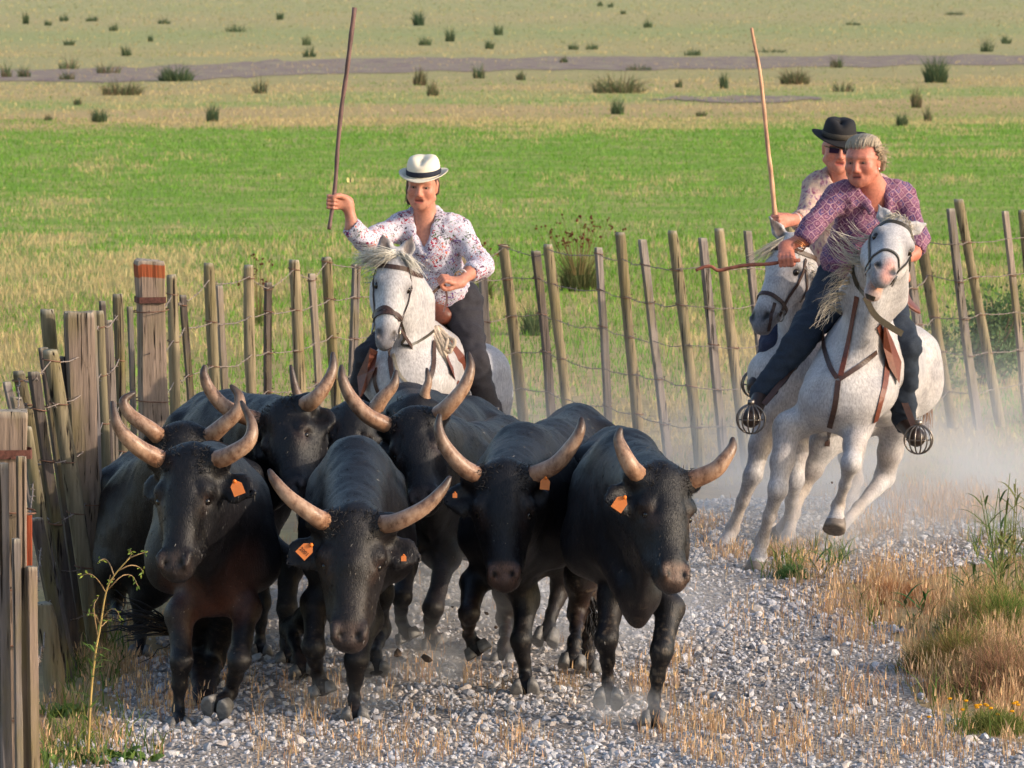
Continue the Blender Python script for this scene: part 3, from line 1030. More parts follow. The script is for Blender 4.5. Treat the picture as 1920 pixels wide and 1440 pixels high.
back = [mk(281, 488, 285, 1010, 62, 's', tint='p', rot=.25, paint=(.945, .985), strap=.86, segs=16, label='thick squared corner post with an orange painted top'),
        mk(322, 515, 333, 960, 20, 'r'), mk(342, 553, 372, 940, 15, 's', tint='d'), mk(390, 493, 412, 930, 21, 'r'), mk(411, 535, 434, 920, 16, 's', nowire=1),
        mk(466, 497, 482, 900, 20, 'r'), mk(503, 530, 503, 890, 16, 's', tint='d'), mk(551, 487, 568, 880, 21, 'r'), mk(584, 513, 604, 870, 16, 's'), mk(612, 482, 640, 860, 20, 'r'),
        mk(668, 496, 655, 850, 18, 's'), mk(735, 470, 752, 840, 19, 'r'), mk(800, 475, 812, 830, 17, 's'), mk(866, 468, 880, 820, 20, 'r'), mk(903, 480, 926, 810, 18, 's'),
        mk(943, 460, 984, 800, 20, 'r'), mk(1004, 470, 1037, 805, 18, 's', tint='d'), mk(1027, 458, 1070, 815, 19, 'r'), mk(1121, 464, 1143, 835, 16, 's'), mk(1162, 436, 1203, 850, 20, 'r'),
        mk(1204, 449, 1256, 865, 18, 's'), mk(1260, 433, 1315, 880, 21, 'r'), mk(1317, 446, 1361, 880, 19, 's'), mk(1348, 428, 1402, 880, 20, 'r'), mk(1402, 433, 1452, 876, 17, 's'),
        mk(1478, 418, 1528, 866, 20, 'r'), mk(1560, 420, 1606, 850, 17, 's'), mk(1640, 405, 1690, 840, 20, 'r'), mk(1696, 420, 1748, 825, 19, 's'), mk(1718, 402, 1790, 802, 20, 'r'),
        mk(1783, 391, 1836, 806, 18, 's'), mk(1797, 374, 1878, 800, 19, 'r'), mk(1884, 396, 1928, 795, 15, 's'), mk(1916, 394, 1958, 792, 15, 'r'), mk(1990, 380, 2040, 790, 17, 's'), mk(2070, 372, 2120, 785, 18, 'r')]
build_fence('stake_fence', 'long leaning fence of wooden stakes and barbed wire behind the riders', back, (1.30, 1.05, .79, .53, .27), None)

for k_ in 'rsdp':
    WOODS[k_] = [tuple(np.array(c_) * (.80, .82, .86)) for c_ in WOODS[k_]]
left = [mk(22, 770, 34, 1560, 76, 's', tint='p', rot=.12, strap=.90, segs=14, label='nearest thick squared post with a rusty strap'),
        mk(4, 868, 16, 1590, 26, 's', nowire=1), mk(40, 856, 52, 1592, 20, 's', tint='p', nowire=1), mk(60, 1062, 68, 1594, 24, 's', tint='p', nowire=1), mk(30, 1010, 38, 1596, 17, 's', nowire=1),
        mk(34, 696, 142, 1232, 26, 'r'), mk(12, 716, 118, 1246, 17, 's', nowire=1), mk(30, 744, 128, 1252, 24, 's', nowire=1), mk(63, 697, 146, 1246, 25, 's', tint='d'), mk(50, 800, 120, 1262, 22, 'r', nowire=1),
        mk(88, 580, 152, 1212, 26, 'r', nowire=1), mk(80, 652, 160, 1220, 20, 's', tint='d', nowire=1), mk(93, 656, 186, 1240, 31, 'r'), mk(113, 668, 176, 1216, 21, 's', tint='d', nowire=1),
        mk(62, 880, 138, 1256, 27, 's', nowire=1), mk(66, 972, 132, 1278, 28, 's', tint='d', nowire=1), mk(78, 1130, 106, 1318, 42, 'r', nowire=1),
        mk(147, 584, 176, 1216, 60, 's', tint='p', rot=.2, strap=.935, segs=14, label='middle thick squared post with a rusty iron strap'),
        mk(173, 582, 194, 1168, 15, 's', nowire=1), mk(184, 583, 210, 1140, 20, 'r'), mk(192, 564, 216, 1122, 14, 's', tint='d', nowire=1), mk(204, 600, 224, 1110, 15, 's', nowire=1), mk(220, 551, 238, 1098, 19, 'r'), mk(243, 575, 254, 1056, 13, 's', nowire=1)]
end = dict(back[0]); end = {k: v for k, v in end.items() if k in ('t', 'b', 'w', 'k')}
LEFT = build_fence('roadside_fence', 'tight row of weathered stakes and thick posts at the left road edge', left, (1.42, 1.2, .95, .70, .45, .22), None)
# orange painted lath nailed to the nearest post
q = left[0]
a, b = P(52, 966, q['b'][1] - .10), P(53, 1060, q['b'][1] - .10)
V, F = box((a + b) / 2, (.030, .014, a[2] - b[2]))
o = link('painted_lath', mesh_from('painted_lath', V, F, MAT['wood'], np.tile(np.array(S(160, 78, 52)), (8, 1)), smooth=False), q['obj'])
# ---------------------------------------------------------------- bulls
BLACK = np.array(S(20, 19, 22)); BROWN = np.array(S(44, 31, 26))
Z = V3(0, 0, 1)

def head_frame(poll, muz, lb, rb, L):
    """poll and muzzle in space, horn bases give the roll; returns a mapper and axes. r: picture right, o: out of the face, n: down the nose"""
    n = nrm(muz - poll); r = rb - lb; r = nrm(r - n * np.dot(r, n)); o = np.cross(n, r)
    s = np.linalg.norm(muz - poll) / L
    return (lambda a, b, c: poll + s * (r * a + o * b + n * c)), r, o, n, s

def hoof_pair(B, top, toe, side, r, k=.012):
    side = nrm(side)
    for s in (-1, 1):
        B.cone(top + side * r * .42 * s, toe + side * r * .56 * s, r * .56, r * .62, r * .78, r * .80, side=side, k=k)

def cleft(B, f, t, side, r):
    fw_ = nrm(np.cross(side, t - f)); fw_ = fw_ if fw_[1] < 0 else -fw_
    B.cone(lerp(f, t, .55) + fw_ * r * .75, t + fw_ * r * .55, r * .10, r * .15, k=.010, sub=True)

def hoof(parent, f, t, side, r, claws, col):
    """horn shoes under the foot: two claws for cattle, one round wall for a horse"""
    d = nrm(t - f); side = nrm(side - d * np.dot(side, d)); fw = np.cross(side, d); fw = fw if fw[1] < 0 else -fw
    g = Geo(); m = 12; a = np.arange(m) * 2 * math.pi / m
    for s_ in ((-1, 1) if claws else (0,)):
        rings = []
        for u, rs, rf, sh in ((.50, .42, .62, -.02), (.72, .50, .78, .08), (1.0, .54, .98, .20), (1.0, .30, .55, .20)):
            c = lerp(f, t, u) + fw * r * sh
            x, y = np.cos(a), np.sin(a)
            if claws:
                x = np.where(x * s_ < 0, x * .72, x) * rs * r
                off = side * s_ * r * (.44 + .10 * u)
                y = y * rf * r - np.where(y > 0, (x * s_ / r + .1) * .25 * r * y, 0)
            else:
                x = x * rs * 1.9 * r; off = side * 0; y = y * rf * 1.0 * r
            rings.append(c + off + side * x[:, None] + fw * y[:, None])
        V = np.concatenate(rings)
        i, j = np.meshgrid(np.arange(3), np.arange(m), indexing='ij')
        F = np.stack([i * m + j, i * m + (j + 1) % m, (i + 1) * m + (j + 1) % m, (i + 1) * m + j], -1).reshape(-1, 4)
        cc = np.repeat([np.array(col) * k_ for k_ in (.7, 1.0, 1.15, 1.0)], m, 0)
        g.add(V, [F, np.arange(3 * m, 4 * m)[None]], cc)
    return link('hoof', g.mesh('hoof', MAT['hoof']), parent)

def leg(B, pts, rad, side, hoof_r, cloven=True, k=.04):
    """pts: joints from elbow or stifle down to the hoof tip; knees and fetlocks swell"""
    B.chain(pts[:-1], rad[:-1], k=k)
    for p_, r_ in zip(pts[1:-1], rad[1:-1]):
        B.ball(p_, r_ * 1.03, k=.02)
    f, t = pts[-2], pts[-1]
    d = nrm(t - f)
    if cloven:
        B.cone(lerp(f, t, .2), lerp(f, t, .62), rad[-2] * .92, hoof_r * .98, rad[-2] * .95, hoof_r * .86, side=side, k=.02)
    else:
        B.cone(lerp(f, t, .15), lerp(f, t, .5), rad[-2] * .8, rad[-2] * .95, k=.03)
        B.cone(lerp(f, t, .4), lerp(f, t, .66), hoof_r * .72, hoof_r * .84, k=.012)

def horn(parent, pts, r0, tipc=None, seg=10):
    p = spline(pts, 26)
    t = np.linspace(0, 1, 26)
    rad = r0 * np.interp(t, [0, .12, .45, .75, .95, 1], [1.0, .95, .76, .53, .30, .16])
    V, F = tube(p, rad, seg)
    base, mid, tip = np.array(S(168, 126, 98)), np.array(S(182, 152, 130)), np.array(S(78, 68, 64) if tipc is None else tipc)
    tt = np.r_[np.repeat(t, seg), 0, 1][:, None]
    C = np.where(tt < .35, base + (mid - base) * tt / .35, np.where(tt < .48, mid, mid + (tip - mid) * np.clip((tt - .48) / .42, 0, 1)))
    return link('horn', mesh_from('horn', V, F, MAT['horn'], C), parent)

def ear_tag(parent, c, r, up, out, size=.052, digits=None):
    """orange plastic tag: flat plate with a bevelled shoulder, its stud and its number"""
    r, up, out = nrm(r), nrm(up), nrm(out)
    o2 = np.array([(-.5, -.62), (.5, -.62), (.5, .28), (.2, .58), (-.2, .58), (-.5, .28)]) * size
    V = np.concatenate([np.array([c + r * x + up * y + out * z for x, y in o2]) for z in (0, .004)])
    F = [np.array([[i, (i + 1) % 6, 6 + (i + 1) % 6, 6 + i] for i in range(6)]), np.array([[5, 4, 3, 2, 1, 0], [6, 7, 8, 9, 10, 11]])]
    g = Geo().add(V, F, S(214, 124, 66))
    o = link('ear_tag', g.mesh('ear_tag', MAT['plastic'], smooth=False), parent)
    V, F = sphere(c + up * size * .62 + out * .006, size * .17, 8, 5)
    link('tag_stud', Geo().add(V, F, S(232, 120, 34)).mesh('tag_stud', MAT['plastic']), o)
    if digits:
        fc = bpy.data.curves.new('tag_number', 'FONT')
        fc.body = digits; fc.size = size * .42; fc.align_x = 'CENTER'; fc.align_y = 'CENTER'; fc.extrude = .0006
        tmp = bpy.data.objects.new('tag_number', fc)
        me = bpy.data.meshes.new_from_object(tmp)
        bpy.data.objects.remove(tmp)
        M = Matrix((Vector(r), Vector(up), Vector(out))).transposed().to_4x4()
        me.transform(Matrix.Translation(Vector(c - up * size * .14 + out * .0052)) @ M)
        m = NT('tag_ink'); m.set(Base_Color=S(70, 36, 22), Roughness=.6)
        me.materials.clear(); me.materials.append(m.m)
        link('tag_number', me, o)
    return o

def tail(parent, pts, r0, nstr, col, spread=.05):
    p = spline(pts, 18)
    g = Geo()
    V, F = tube(p[:13], np.linspace(r0, r0 * .6, 13), 8); g.add(V, F, col)
    for _ in range(nstr):
        o = RNG.normal(0, spread, 3); q = p[9:].copy()
        q += o * np.linspace(0.05, 1, len(q))[:, None] + RNG.normal(0, .006, q.shape)
        V, F = tube(q, np.linspace(.006, .0015, len(q)), 4, caps=False); g.add(V, F, np.asarray(col) * RNG.uniform(.7, 1.5))
    return link('tail', g.mesh('tail', MAT['hair']), parent)

def forelock(parent, H, s, n=900, w=.11, col=(.014, .012, .012)):
    """curly hair on the poll"""
    g = Geo()
    for _ in range(n):
        a, b, c = RNG.uniform(-w, w), RNG.uniform(-.10, .012), RNG.uniform(-.02, .10)
        p0 = H(a, b - .01 - .3 * c * c, c - .01)
        d = (H(RNG.normal(0, .5) + a, 1.0, RNG.normal(.5, .5)) - H(a, 0, 0)); d = nrm(d)
        if b < -.02:
            d = nrm(d * .4 + nrm(H(0, 0, -1) - H(0, 0, 0)))
        side = nrm(np.cross(d, RNG.normal(size=3)))
        L = RNG.uniform(.010, .024)
        pts = [p0, p0 + d * L * .6 + side * L * .3, p0 + d * L * .8 + side * L * .9]
        V, F = tube(pts, [.0022, .0016, .0006], 3, caps=False); g.add(V, F, np.asarray(col) * RNG.uniform(.6, 1.8))
    return link('forelock', g.mesh('forelock', MAT['hair']), parent)

def fur(parent, V, F, H, ax, s, n, name='fur', cols=((.005, .005, .006), (.012, .010, .011), (.026, .023, .023)), L0=.012, L1=.028, w=.0013):
    """short coat hair lying along the body: one slim triangle per hair"""
    if not n:
        return
    q = V[F]; ar = np.linalg.norm(np.cross(q[:, 2] - q[:, 0], q[:, 3] - q[:, 1]), axis=1)
    cen = q.mean(1); N = np.cross(q[:, 2] - q[:, 0], q[:, 3] - q[:, 1]); N /= np.linalg.norm(N, axis=1)[:, None] + 1e-12
    wgt = ar * np.where(N[:, 1] < .35, 1, 0.02) * (1 + 2.2 * np.clip(1.6 - np.linalg.norm(cen - H(0, -.08, .22), axis=1) / (.26 * s), 0, 1))
    i = RNG.choice(len(F), n, p=wgt / wgt.sum())
    uv = RNG.uniform(size=(n, 2, 1))
    p = (q[i, 0] * (1 - uv[:, 0]) + q[i, 1] * uv[:, 0]) * (1 - uv[:, 1]) + (q[i, 3] * (1 - uv[:, 0]) + q[i, 2] * uv[:, 0]) * uv[:, 1]
    N = N[i]
    hd = np.clip(1.4 - np.linalg.norm(p - H(0, -.08, .22), axis=1) / (.30 * s), 0, 1)[:, None]
    nd = H(0, 0, 1) - H(0, 0, 0)
    flow = (-ax * .7 + V3(0, 0, -.7)) * (1 - hd) + nd * hd
    sw = np.stack([fbm(p * 6 + k * 9, 91 + k, 2) - .5 for k in range(3)], 1)
    flow = flow + sw * 2.2 + RNG.normal(0, .22, p.shape)
    flow -= N * (flow * N).sum(1)[:, None]
    flow /= np.linalg.norm(flow, axis=1)[:, None] + 1e-9
    d = flow * .94 + N * RNG.uniform(.04, .26, (n, 1))
    L = RNG.uniform(L0, L1, (n, 1))
    sd = np.cross(d, N + RNG.normal(0, .5, N.shape)); sd /= np.linalg.norm(sd, axis=1)[:, None] + 1e-9
    p = p - N * .002
    P3 = np.stack([p - sd * w, p + sd * w, p + d * L], 1).reshape(-1, 3)
    c = np.asarray(cols)[RNG.choice(3, n, p=(.45, .35, .20))] * (.7 + .6 * fbm(p * 14, 95, 2)[:, None])
    o = link(name, mesh_from(name, P3, np.arange(3 * n).reshape(n, 3), MAT['furm'], np.repeat(c, 3, 0), smooth=False), parent, kind='stuff')
    return o

def bull(label, poll, muz, lb, rb, hornL, hornR, W, T, Y, legs, ears=((-.29, -.09, .15), (.29, -.09, .15)), hs=None, wid=1.0, muzd=-.22, horn_r=.043, res=.0135,
         tags=(), tailp=None, lower=0.0, chest=None, base=None, tint=BLACK, muzc=S(74, 62, 58), mud=.15, furn=26000, brown=0.0):
    """pixel landmarks with depths in metres beside Y (the bull's poll)"""
    Yp = Y
    P0 = P(*poll, Yp); M = P(*muz, Yp + muzd)
    Lb, Rb = P(lb[0], lb[1], Yp + (lb[2] if len(lb) > 2 else 0)), P(rb[0], rb[1], Yp + (rb[2] if len(rb) > 2 else 0))
    H, r, o, n, s = head_frame(P0, M, Lb, Rb, .52)
    Wp, Tp = P(W[0], W[1], Yp + W[2]), P(T[0], T[1], Yp + T[2])
    root = thing('bull', label, 'bull', (Wp[0], Wp[1] - .1, 0) if base is None else base, 'black bulls running in a tight herd')
    B = Body(res)
    ax = nrm((Wp - Tp) * V3(1, 1, 0)); side = np.cross(ax, Z)
    C1 = Wp - Z * .315; C2 = Tp - Z * .28; Cm = lerp(C1, C2, .5) - Z * .05
    B.cone(C1, Cm, .225 * wid, .270 * wid, .300, .315, side=side, k=.08)
    B.cone(Cm, C2, .270 * wid, .205 * wid, .315, .265, side=side, k=.08)
    B.cone(C2 + Z * .05, C2 - ax * .12 - Z * .02, .19, .13, .22, .18, side=side, k=.10)
    # withers hump and spine
    B.cone(Wp - Z * .085 + ax * .05, Wp - Z * .10 - ax * .30, .08, .055, k=.12)
    B.cone(Wp - Z * .10 - ax * .25, Tp - Z * .07, .06, .06, k=.10)
    for sd in (-1, 1):
        B.cone(C1 + side * sd * .15 * wid + Z * .12 - ax * .05, C1 + side * sd * .185 * wid - Z * .16 + ax * .10, .12 * wid ** .5, .13 * wid ** .5, k=.08)      # shoulder blade
        B.cone(C2 + side * sd * .13 * wid + Z * .06, C2 + side * sd * .13 * wid - Z * .20 + ax * .05, .145 * wid ** .5, .135 * wid ** .5, k=.09)
        B.ball(C2 + side * sd * .17 + Z * .16 + ax * .12, .055, k=.08)
        B.cone(C1 + side * sd * .25 * wid + Z * .14 - ax * .20, C1 + side * sd * .27 * wid - Z * .16 - ax * .10, .012, .016, k=.07, sub=True)
        B.cone(C1 + side * sd * .19 * wid + Z * .16 + ax * .12, C1 + side * sd * .22 * wid - Z * .10 + ax * .24, .012, .014, k=.06, sub=True)
        B.ball(Cm - ax * .22 + side * sd * .25 + Z * .06, .03, k=.10, sub=True)
    ch = C1 + ax * .20 - Z * .20 if chest is None else P(chest[0], chest[1], Yp + chest[2])
    B.cone(C1 + ax * .12 - Z * .02, ch, .19, .10, k=.12)
    B.cone(H(0, -.22, .20), ch - Z * .09, .040, .035, .07, .07, side=side, k=.09)         # keel of the dewlap
    # neck
    nb = H(0, -.17, .12)
    B.cone(C1 + ax * .12 + Z * .06, nb, .205 * wid, .125, .29, .165, side=side, k=.10)
    B.cone(Wp - Z * .10, H(0, -.10, .03), .085, .095, k=.10)
    B.cone(lerp(C1, nb, .35) - Z * .14 + ax * .1, H(0, -.22, .26), .085, .045, .10, .05, side=side, k=.07)                   # dewlap
    # head
    hr = lambda x: x * s
    side_h = r
    B.cone(H(0, -.085, .035), H(0, -.10, .19), hr(.105), hr(.118), hr(.085), hr(.105), side=r, k=.04)
    B.cone(H(0, -.095, .19), H(0, -.085, .40), hr(.112), hr(.068), hr(.105), hr(.080), side=r, k=.05)
    B.cone(H(0, -.05, .10), H(0, -.035, .42), hr(.075), hr(.050), hr(.05), hr(.036), side=r, k=.04)       # nose bridge
    B.cone(H(0, -.072, .425), H(0, -.062, .480), hr(.078), hr(.080), hr(.068), hr(.060), side=r, k=.03)      # muzzle
    B.cone(H(0, -.125, .40), H(0, -.105, .485), hr(.055), hr(.050), hr(.04), hr(.035), side=r, k=.03)       # lower lip
    for sd in (-1, 1):
        B.cone(H(.070 * sd, -.16, .17), H(.045 * sd, -.14, .38), hr(.062), hr(.045), k=.05)                # cheek and jaw
        B.ball(H(.104 * sd, -.052, .155), hr(.036), k=.04)                                           # brow
        B.cone(H(.112 * sd, -.075, .02), H(.150 * sd, -.070, .012), hr(.055), hr(.047), k=.04)            # horn boss
        B.ball(H(.122 * sd, -.050, .198), hr(.017), k=.02, sub=True)
        B.cone(H(.060 * sd, -.018, .462), H(.036 * sd, -.004, .486), hr(.014), hr(.017), k=.012, sub=True)     # nostril
        B.cone(H(.062 * sd, -.010, .445), H(.058 * sd, -.006, .49), hr(.020), hr(.018), k=.02)
        B.cone(H(.030 * sd, -.040, .06), H(.052 * sd, -.028, .16), hr(.012), hr(.010), k=.03)
        B.cone(H(.064 * sd, .006, .12), H(.086 * sd, -.012, .20), hr(.006), hr(.006), k=.022, sub=True)         # furrow beside the eye
        B.paint(H(.11 * sd, -.03, .19), H(.10 * sd, -.02, .24), hr(.03), BROWN * 1.5, .05, .7)
    B.cone(H(-.055, -.072, .505), H(.055, -.072, .505), hr(.006), k=.012, sub=True)
    for sd, e in zip((-1, 1), ears):
        if e is None:
            continue
        e0, e1 = H(.125 * sd, -.115, .075), H(*e)
        mid = lerp(e0, e1, .55) + n * .012
        en = nrm(o + 0.2 * r * sd)
        vdir = np.cross(nrm(e1 - e0), en)
        B.cone(e0, mid, .034, .066, .026, .020, side=vdir, k=.03)
        B.cone(mid, e1, .066, .022, .018, .010, side=vdir, k=.02)
        B.cone(lerp(e0, mid, .45) + en * .024, lerp(mid, e1, .6) + en * .020, .020, .014, .016, .010, side=vdir, k=.02, sub=True)
    mc = np.array(muzc)
    B.paint(H(-.03, .0, .475), H(.03, .0, .475), hr(.042), mc, .03, .9)
    B.paint(H(-.03, -.05, .50), H(.03, -.05, .50), hr(.04), mc * .8, .03, .7)
    for sd in (-1, 1):
        B.paint(H(.045 * sd, -.012, .468), H(.040 * sd, -.006, .480), hr(.015), (.006, .005, .005), .012)
    # legs
    for i, lg in enumerate(legs):
        sd = -1 if i % 2 == 0 else 1          # order: front L, front R, hind L, hind R as seen in the picture
        fr = i < 2
        if lg is None:
            continue
        if lg == 'auto':
            x0 = (C1 + ax * .02 if fr else C2 + ax * .04) + side * sd * .13
            gz = x0 * V3(1, 1, 0)
            pts = [x0 - Z * .30, V3(*gz[:2], .36) + ax * (.05 if fr else -.12), V3(*gz[:2], .12) + ax * -.02, V3(*gz[:2], 0.0) + ax * .03]
        else:
            pts = [P(x, y, Yp + d) for x, y, d in lg]
        hr_ = .052
        sh = (C1 + side * sd * .165 * wid - Z * .12 + ax * .06) if fr else (C2 + side * sd * .13 - Z * .10)
        if fr:
            B.cone(sh, pts[0], .115, .060, .14, .074, side=side, k=.07)
            rad = [.058, .042, .028, .034]
        else:
            B.cone(sh, pts[0], .13, .072, .18, .095, side=side, k=.07)
            rad = [.070, .044, .029, .034]
        if len(pts) == 4:
            pts = [pts[0], pts[1], lerp(pts[1], pts[2], .5), pts[2], pts[3]]
            rad = [rad[0], rad[1], rad[2] * .95, rad[2], rad[3]]
        leg(B, pts, rad, side, hr_, k=.045)
        B.ball(pts[3] + (-ax * .025), .028, k=.02)
        hoof(root, pts[-2], pts[-1], side, .062, True, S(112, 110, 108))
    if brown:  # sunlit brown sheen of the chest, painted into the coat
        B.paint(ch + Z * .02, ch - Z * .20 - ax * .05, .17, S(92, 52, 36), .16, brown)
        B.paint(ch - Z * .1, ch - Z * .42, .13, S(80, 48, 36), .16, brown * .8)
    disp = lambda V: (fbm(V * 9, 3, 2) - .5) * .016 + (fbm(V * V3(26, 26, 9), 9, 2) - .5) * .006
    V, F, C = B.build(tint, disp)
    # brownish coat patches low on the neck, chest and legs, strengthened as painted sunlight
    low = np.clip((fbm(V * 3.2, 41, 3) - .45) * 3, 0, 1)[:, None] * np.clip((1.0 - V[:, 2]) * 1.5, 0, 1)[:, None]
    C = C * (1 - low * .75) + BROWN * 1.15 * low * .75
    splash = mud * np.clip((fbm(V * 75, 77, 2) - .62) * 9, 0, 1)[:, None] * np.clip((.62 - V[:, 2]) * 4, 0, 1)[:, None] * np.clip((.62 - np.abs(V[:, 2:3] - .42)) * 3, 0, 1) * .5
    C = C * (1 - splash) + np.array(S(150, 132, 112)) * splash
    link('body', mesh_from('bull_body', V, F, MAT['bull'], C), root)
    for sd in (-1, 1):
        Vs, Fs = sphere(H(.106 * sd, -.052, .198), hr(.0165), 12, 8)
        link('eye', Geo().add(Vs, Fs, (.006, .004, .003)).mesh('eye', MAT['eye']), root)
    for pts, b in ((hornL, H(-.10, -.075, .018)), (hornR, H(.10, -.075, .018))):
        if pts is None:
            continue
        horn(root, [b] + [P(x, y, Yp + d) for x, y, d in pts], horn_r)
    forelock(root, H, s)
    fur(root, V, F, H, ax, s, furn)
    for (c, dr, du, digits) in tags:
        pos = P(c[0], c[1], Yp + c[2])
        ear_tag(root, pos, V3(*dr), V3(*du), np.cross(V3(*dr), V3(*du)), c[3] if len(c) > 3 else .052, digits)
    if tailp:
        tail(root, [P(x, y, Yp + d) for x, y, d in tailp], .026, 40, (.012, .011, .012))
    return root

# front left bull
bull('leftmost front bull with an orange tag in the ear beside its right-hand horn', (344, 850), (322, 1072), (300, 860, .05), (405, 864, -.03),
     [(258, 838, .0), (222, 800, -.02), (210, 752, .0)], [(432, 852, -.04), (466, 828, -.06), (472, 795, -.03), (452, 752, .02)],
     (398, 852, .75), (398, 838, 2.0), 22.5,
     [[(338, 1150, .50), (340, 1238, .40), (334, 1330, .42), (337, 1378, .30)], [(462, 1140, .55), (448, 1240, .30), (432, 1298, .42), (402, 1334, .30)],
      [(368, 1130, 1.5), (362, 1225, 1.75), (372, 1300, 1.0), (375, 1336, .92)], [(428, 1130, 1.5), (400, 1240, 1.65), (393, 1310, 1.0), (390, 1343, .92)]],
     ears=((-.20, -.14, .14), (.30, -.10, .15)), muzd=-.20, wid=.92, horn_r=.043,
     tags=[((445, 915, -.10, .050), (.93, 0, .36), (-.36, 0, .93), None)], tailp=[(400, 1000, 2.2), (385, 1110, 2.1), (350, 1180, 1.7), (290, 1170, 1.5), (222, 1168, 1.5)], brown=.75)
# second bull, just behind the first
bull('bull half hidden behind the leftmost front bull, its horns showing above that bull', (342, 812), (330, 1010), (302, 822), (388, 820),
     [(282, 805, .0), (245, 778, .0), (232, 752, .0), (254, 735, .02)], [(415, 800, .0), (446, 770, -.02), (448, 742, .0), (432, 722, .02)],
     (285, 868, .7), (268, 850, 1.9), 24.6,
     [[(258, 1050, .5), (264, 1120, .45), (264, 1195, .45), (262, 1238, .35)], None, [(225, 1060, 1.8), (215, 1130, 2.0), (232, 1185, 1.6), (236, 1212, 1.5)], None],
     muzd=-.16, wid=.90, horn_r=.043, ears=(None, None))
# bull behind the front two with its head tilted
bull('bull with tilted head between the leftmost bull and the middle bull, gazing right', (516, 762), (548, 930), (472, 782, .05), (560, 770, -.08),
     [(430, 768, .05), (396, 735, .05), (383, 705, .05), (384, 684, .06)], [(590, 748, -.08), (612, 720, -.08), (624, 690, -.06), (624, 660, -.04)],
     (430, 752, .75), (395, 745, 2.0), 24.6,
     [[(486, 1060, .5), (488, 1130, .45), (488, 1200, .5), (487, 1235, .4)], [(545, 1060, .4), (538, 1140, .3), (538, 1205, .3), (540, 1252, .2)], 'auto', 'auto'],
     muzd=-.30, wid=.9, horn_r=.043, ears=((-.20, -.12, .14), (.22, -.14, .13)))
# the small curly headed bull squeezed between
bull('curly headed bull mostly hidden between two horned bulls in the second row', (660, 768), (640, 905), (630, 792, .0), (694, 768, .0),
     [(606, 800, .0), (578, 770, .0), (556, 735, .0), (545, 684, .02)], [(716, 748, .0), (738, 722, .0), (743, 694, .02)],
     (672, 780, .75), (690, 770, 2.0), 26.2, [None, None, 'auto', 'auto'], muzd=-.22, res=.017, horn_r=.043, ears=((-.20, -.12, .14), (.2, -.12, .12)))
# middle bull of the back row
bull('middle bull in the second row with tall upturned horns in front of the straw-hatted rider', (768, 776), (794, 945), (726, 790, .02), (815, 778, -.02),
     [(690, 780, .0), (658, 745, .0), (642, 710, .0), (640, 684, .02)], [(842, 760, -.02), (870, 725, -.02), (882, 690, .0), (878, 660, .02)],
     (840, 800, .8), (940, 790, 2.05), 24.9,
     [[(778, 1000, .5), (752, 1120, .25), (752, 1165, .40), (768, 1200, .38)], [(838, 1040, .5), (812, 1140, .25), (806, 1178, .40), (816, 1208, .40)], 'auto', 'auto'],
     muzd=-.28, wid=.9, horn_r=.043, ears=((-.2, -.12, .14), None))
# last bull behind it
bull('rearmost bull of which only one horn tip and a dark back show', (775, 752), (770, 860), (750, 765, .0), (795, 760, .0),
     None, [(796, 742, .0), (803, 715, .0), (800, 690, .02)], (770, 735, .6), (880, 752, 1.7), 26.6, [None, None, 'auto', 'auto'], muzd=-.3, horn_r=.034, ears=(None, None), base=None, furn=6000, res=.02)
# front centre bull, head low
bull('front centre bull running with lowered head and widely spread horns', (662, 968), (654, 1208), (622, 985, .0), (706, 990, .0),
     [(590, 968, -.02), (545, 935, -.04), (516, 902, -.02), (504, 880, .0)], [(745, 978, -.02), (795, 952, -.04), (828, 920, -.02), (845, 893, .0)],
     (668, 838, 1.05), (668, 850, 2.3), 22.3,
     [[(592, 1130, .9), (588, 1215, .72), (594, 1262, .86), (606, 1302, .84)], [(690, 1160, .9), (668, 1238, .72), (664, 1310, .75), (666, 1358, .62)],
      [(615, 1120, 2.0), (545, 1180, 2.2), (560, 1230, 1.9), (570, 1268, 1.85)], [(705, 1110, 2.0), (712, 1180, 2.2), (704, 1228, 1.9), (706, 1262, 1.85)]],
     ears=((-.26, -.09, .18), (.27, -.10, .15)), muzd=-.16, wid=.76, horn_r=.043,
     tags=[((573, 1032, -.02, .054), (.70, 0, -.71), (.71, 0, .70), '2001'), ((757, 1046, -.02, .022), (1, 0, 0), (0, 0, 1), None)])
# centre right bull
bull('front bull right of centre with a brown muzzle and long curved horns', (945, 880), (944, 1092), (898, 896, .0), (1002, 892, .0),
     [(868, 876, .0), (838, 842, -.02), (823, 808, -.02), (824, 776, .0)], [(1040, 872, .0), (1072, 836, -.02), (1088, 806, -.02), (1090, 782, .0)],
     (985, 812, .85), (1082, 768, 2.15), 23.2,
     [[(890, 1090, .8), (880, 1150, .55), (878, 1190, .74), (900, 1226, .72)], [(985, 1120, .75), (978, 1200, .62), (984, 1262, .66), (985, 1302, .52)],
      [(955, 1100, 2.0), (950, 1160, 2.2), (946, 1208, 1.75), (942, 1248, 1.7)], [(1060, 1030, 2.0), (1052, 1100, 2.1), (1034, 1152, 2.0), (1022, 1208, 1.92)]],
     ears=((-.26, -.10, .12), (.17, -.13, .10)), muzd=-.20, wid=.88, horn_r=.043, muzc=S(112, 82, 68),
     tags=[((1022, 907, -.02, .042), (1, 0, -.1), (.1, 0, 1), None), ((853, 928, -.05, .02), (1, 0, 0), (0, 0, 1), None)])
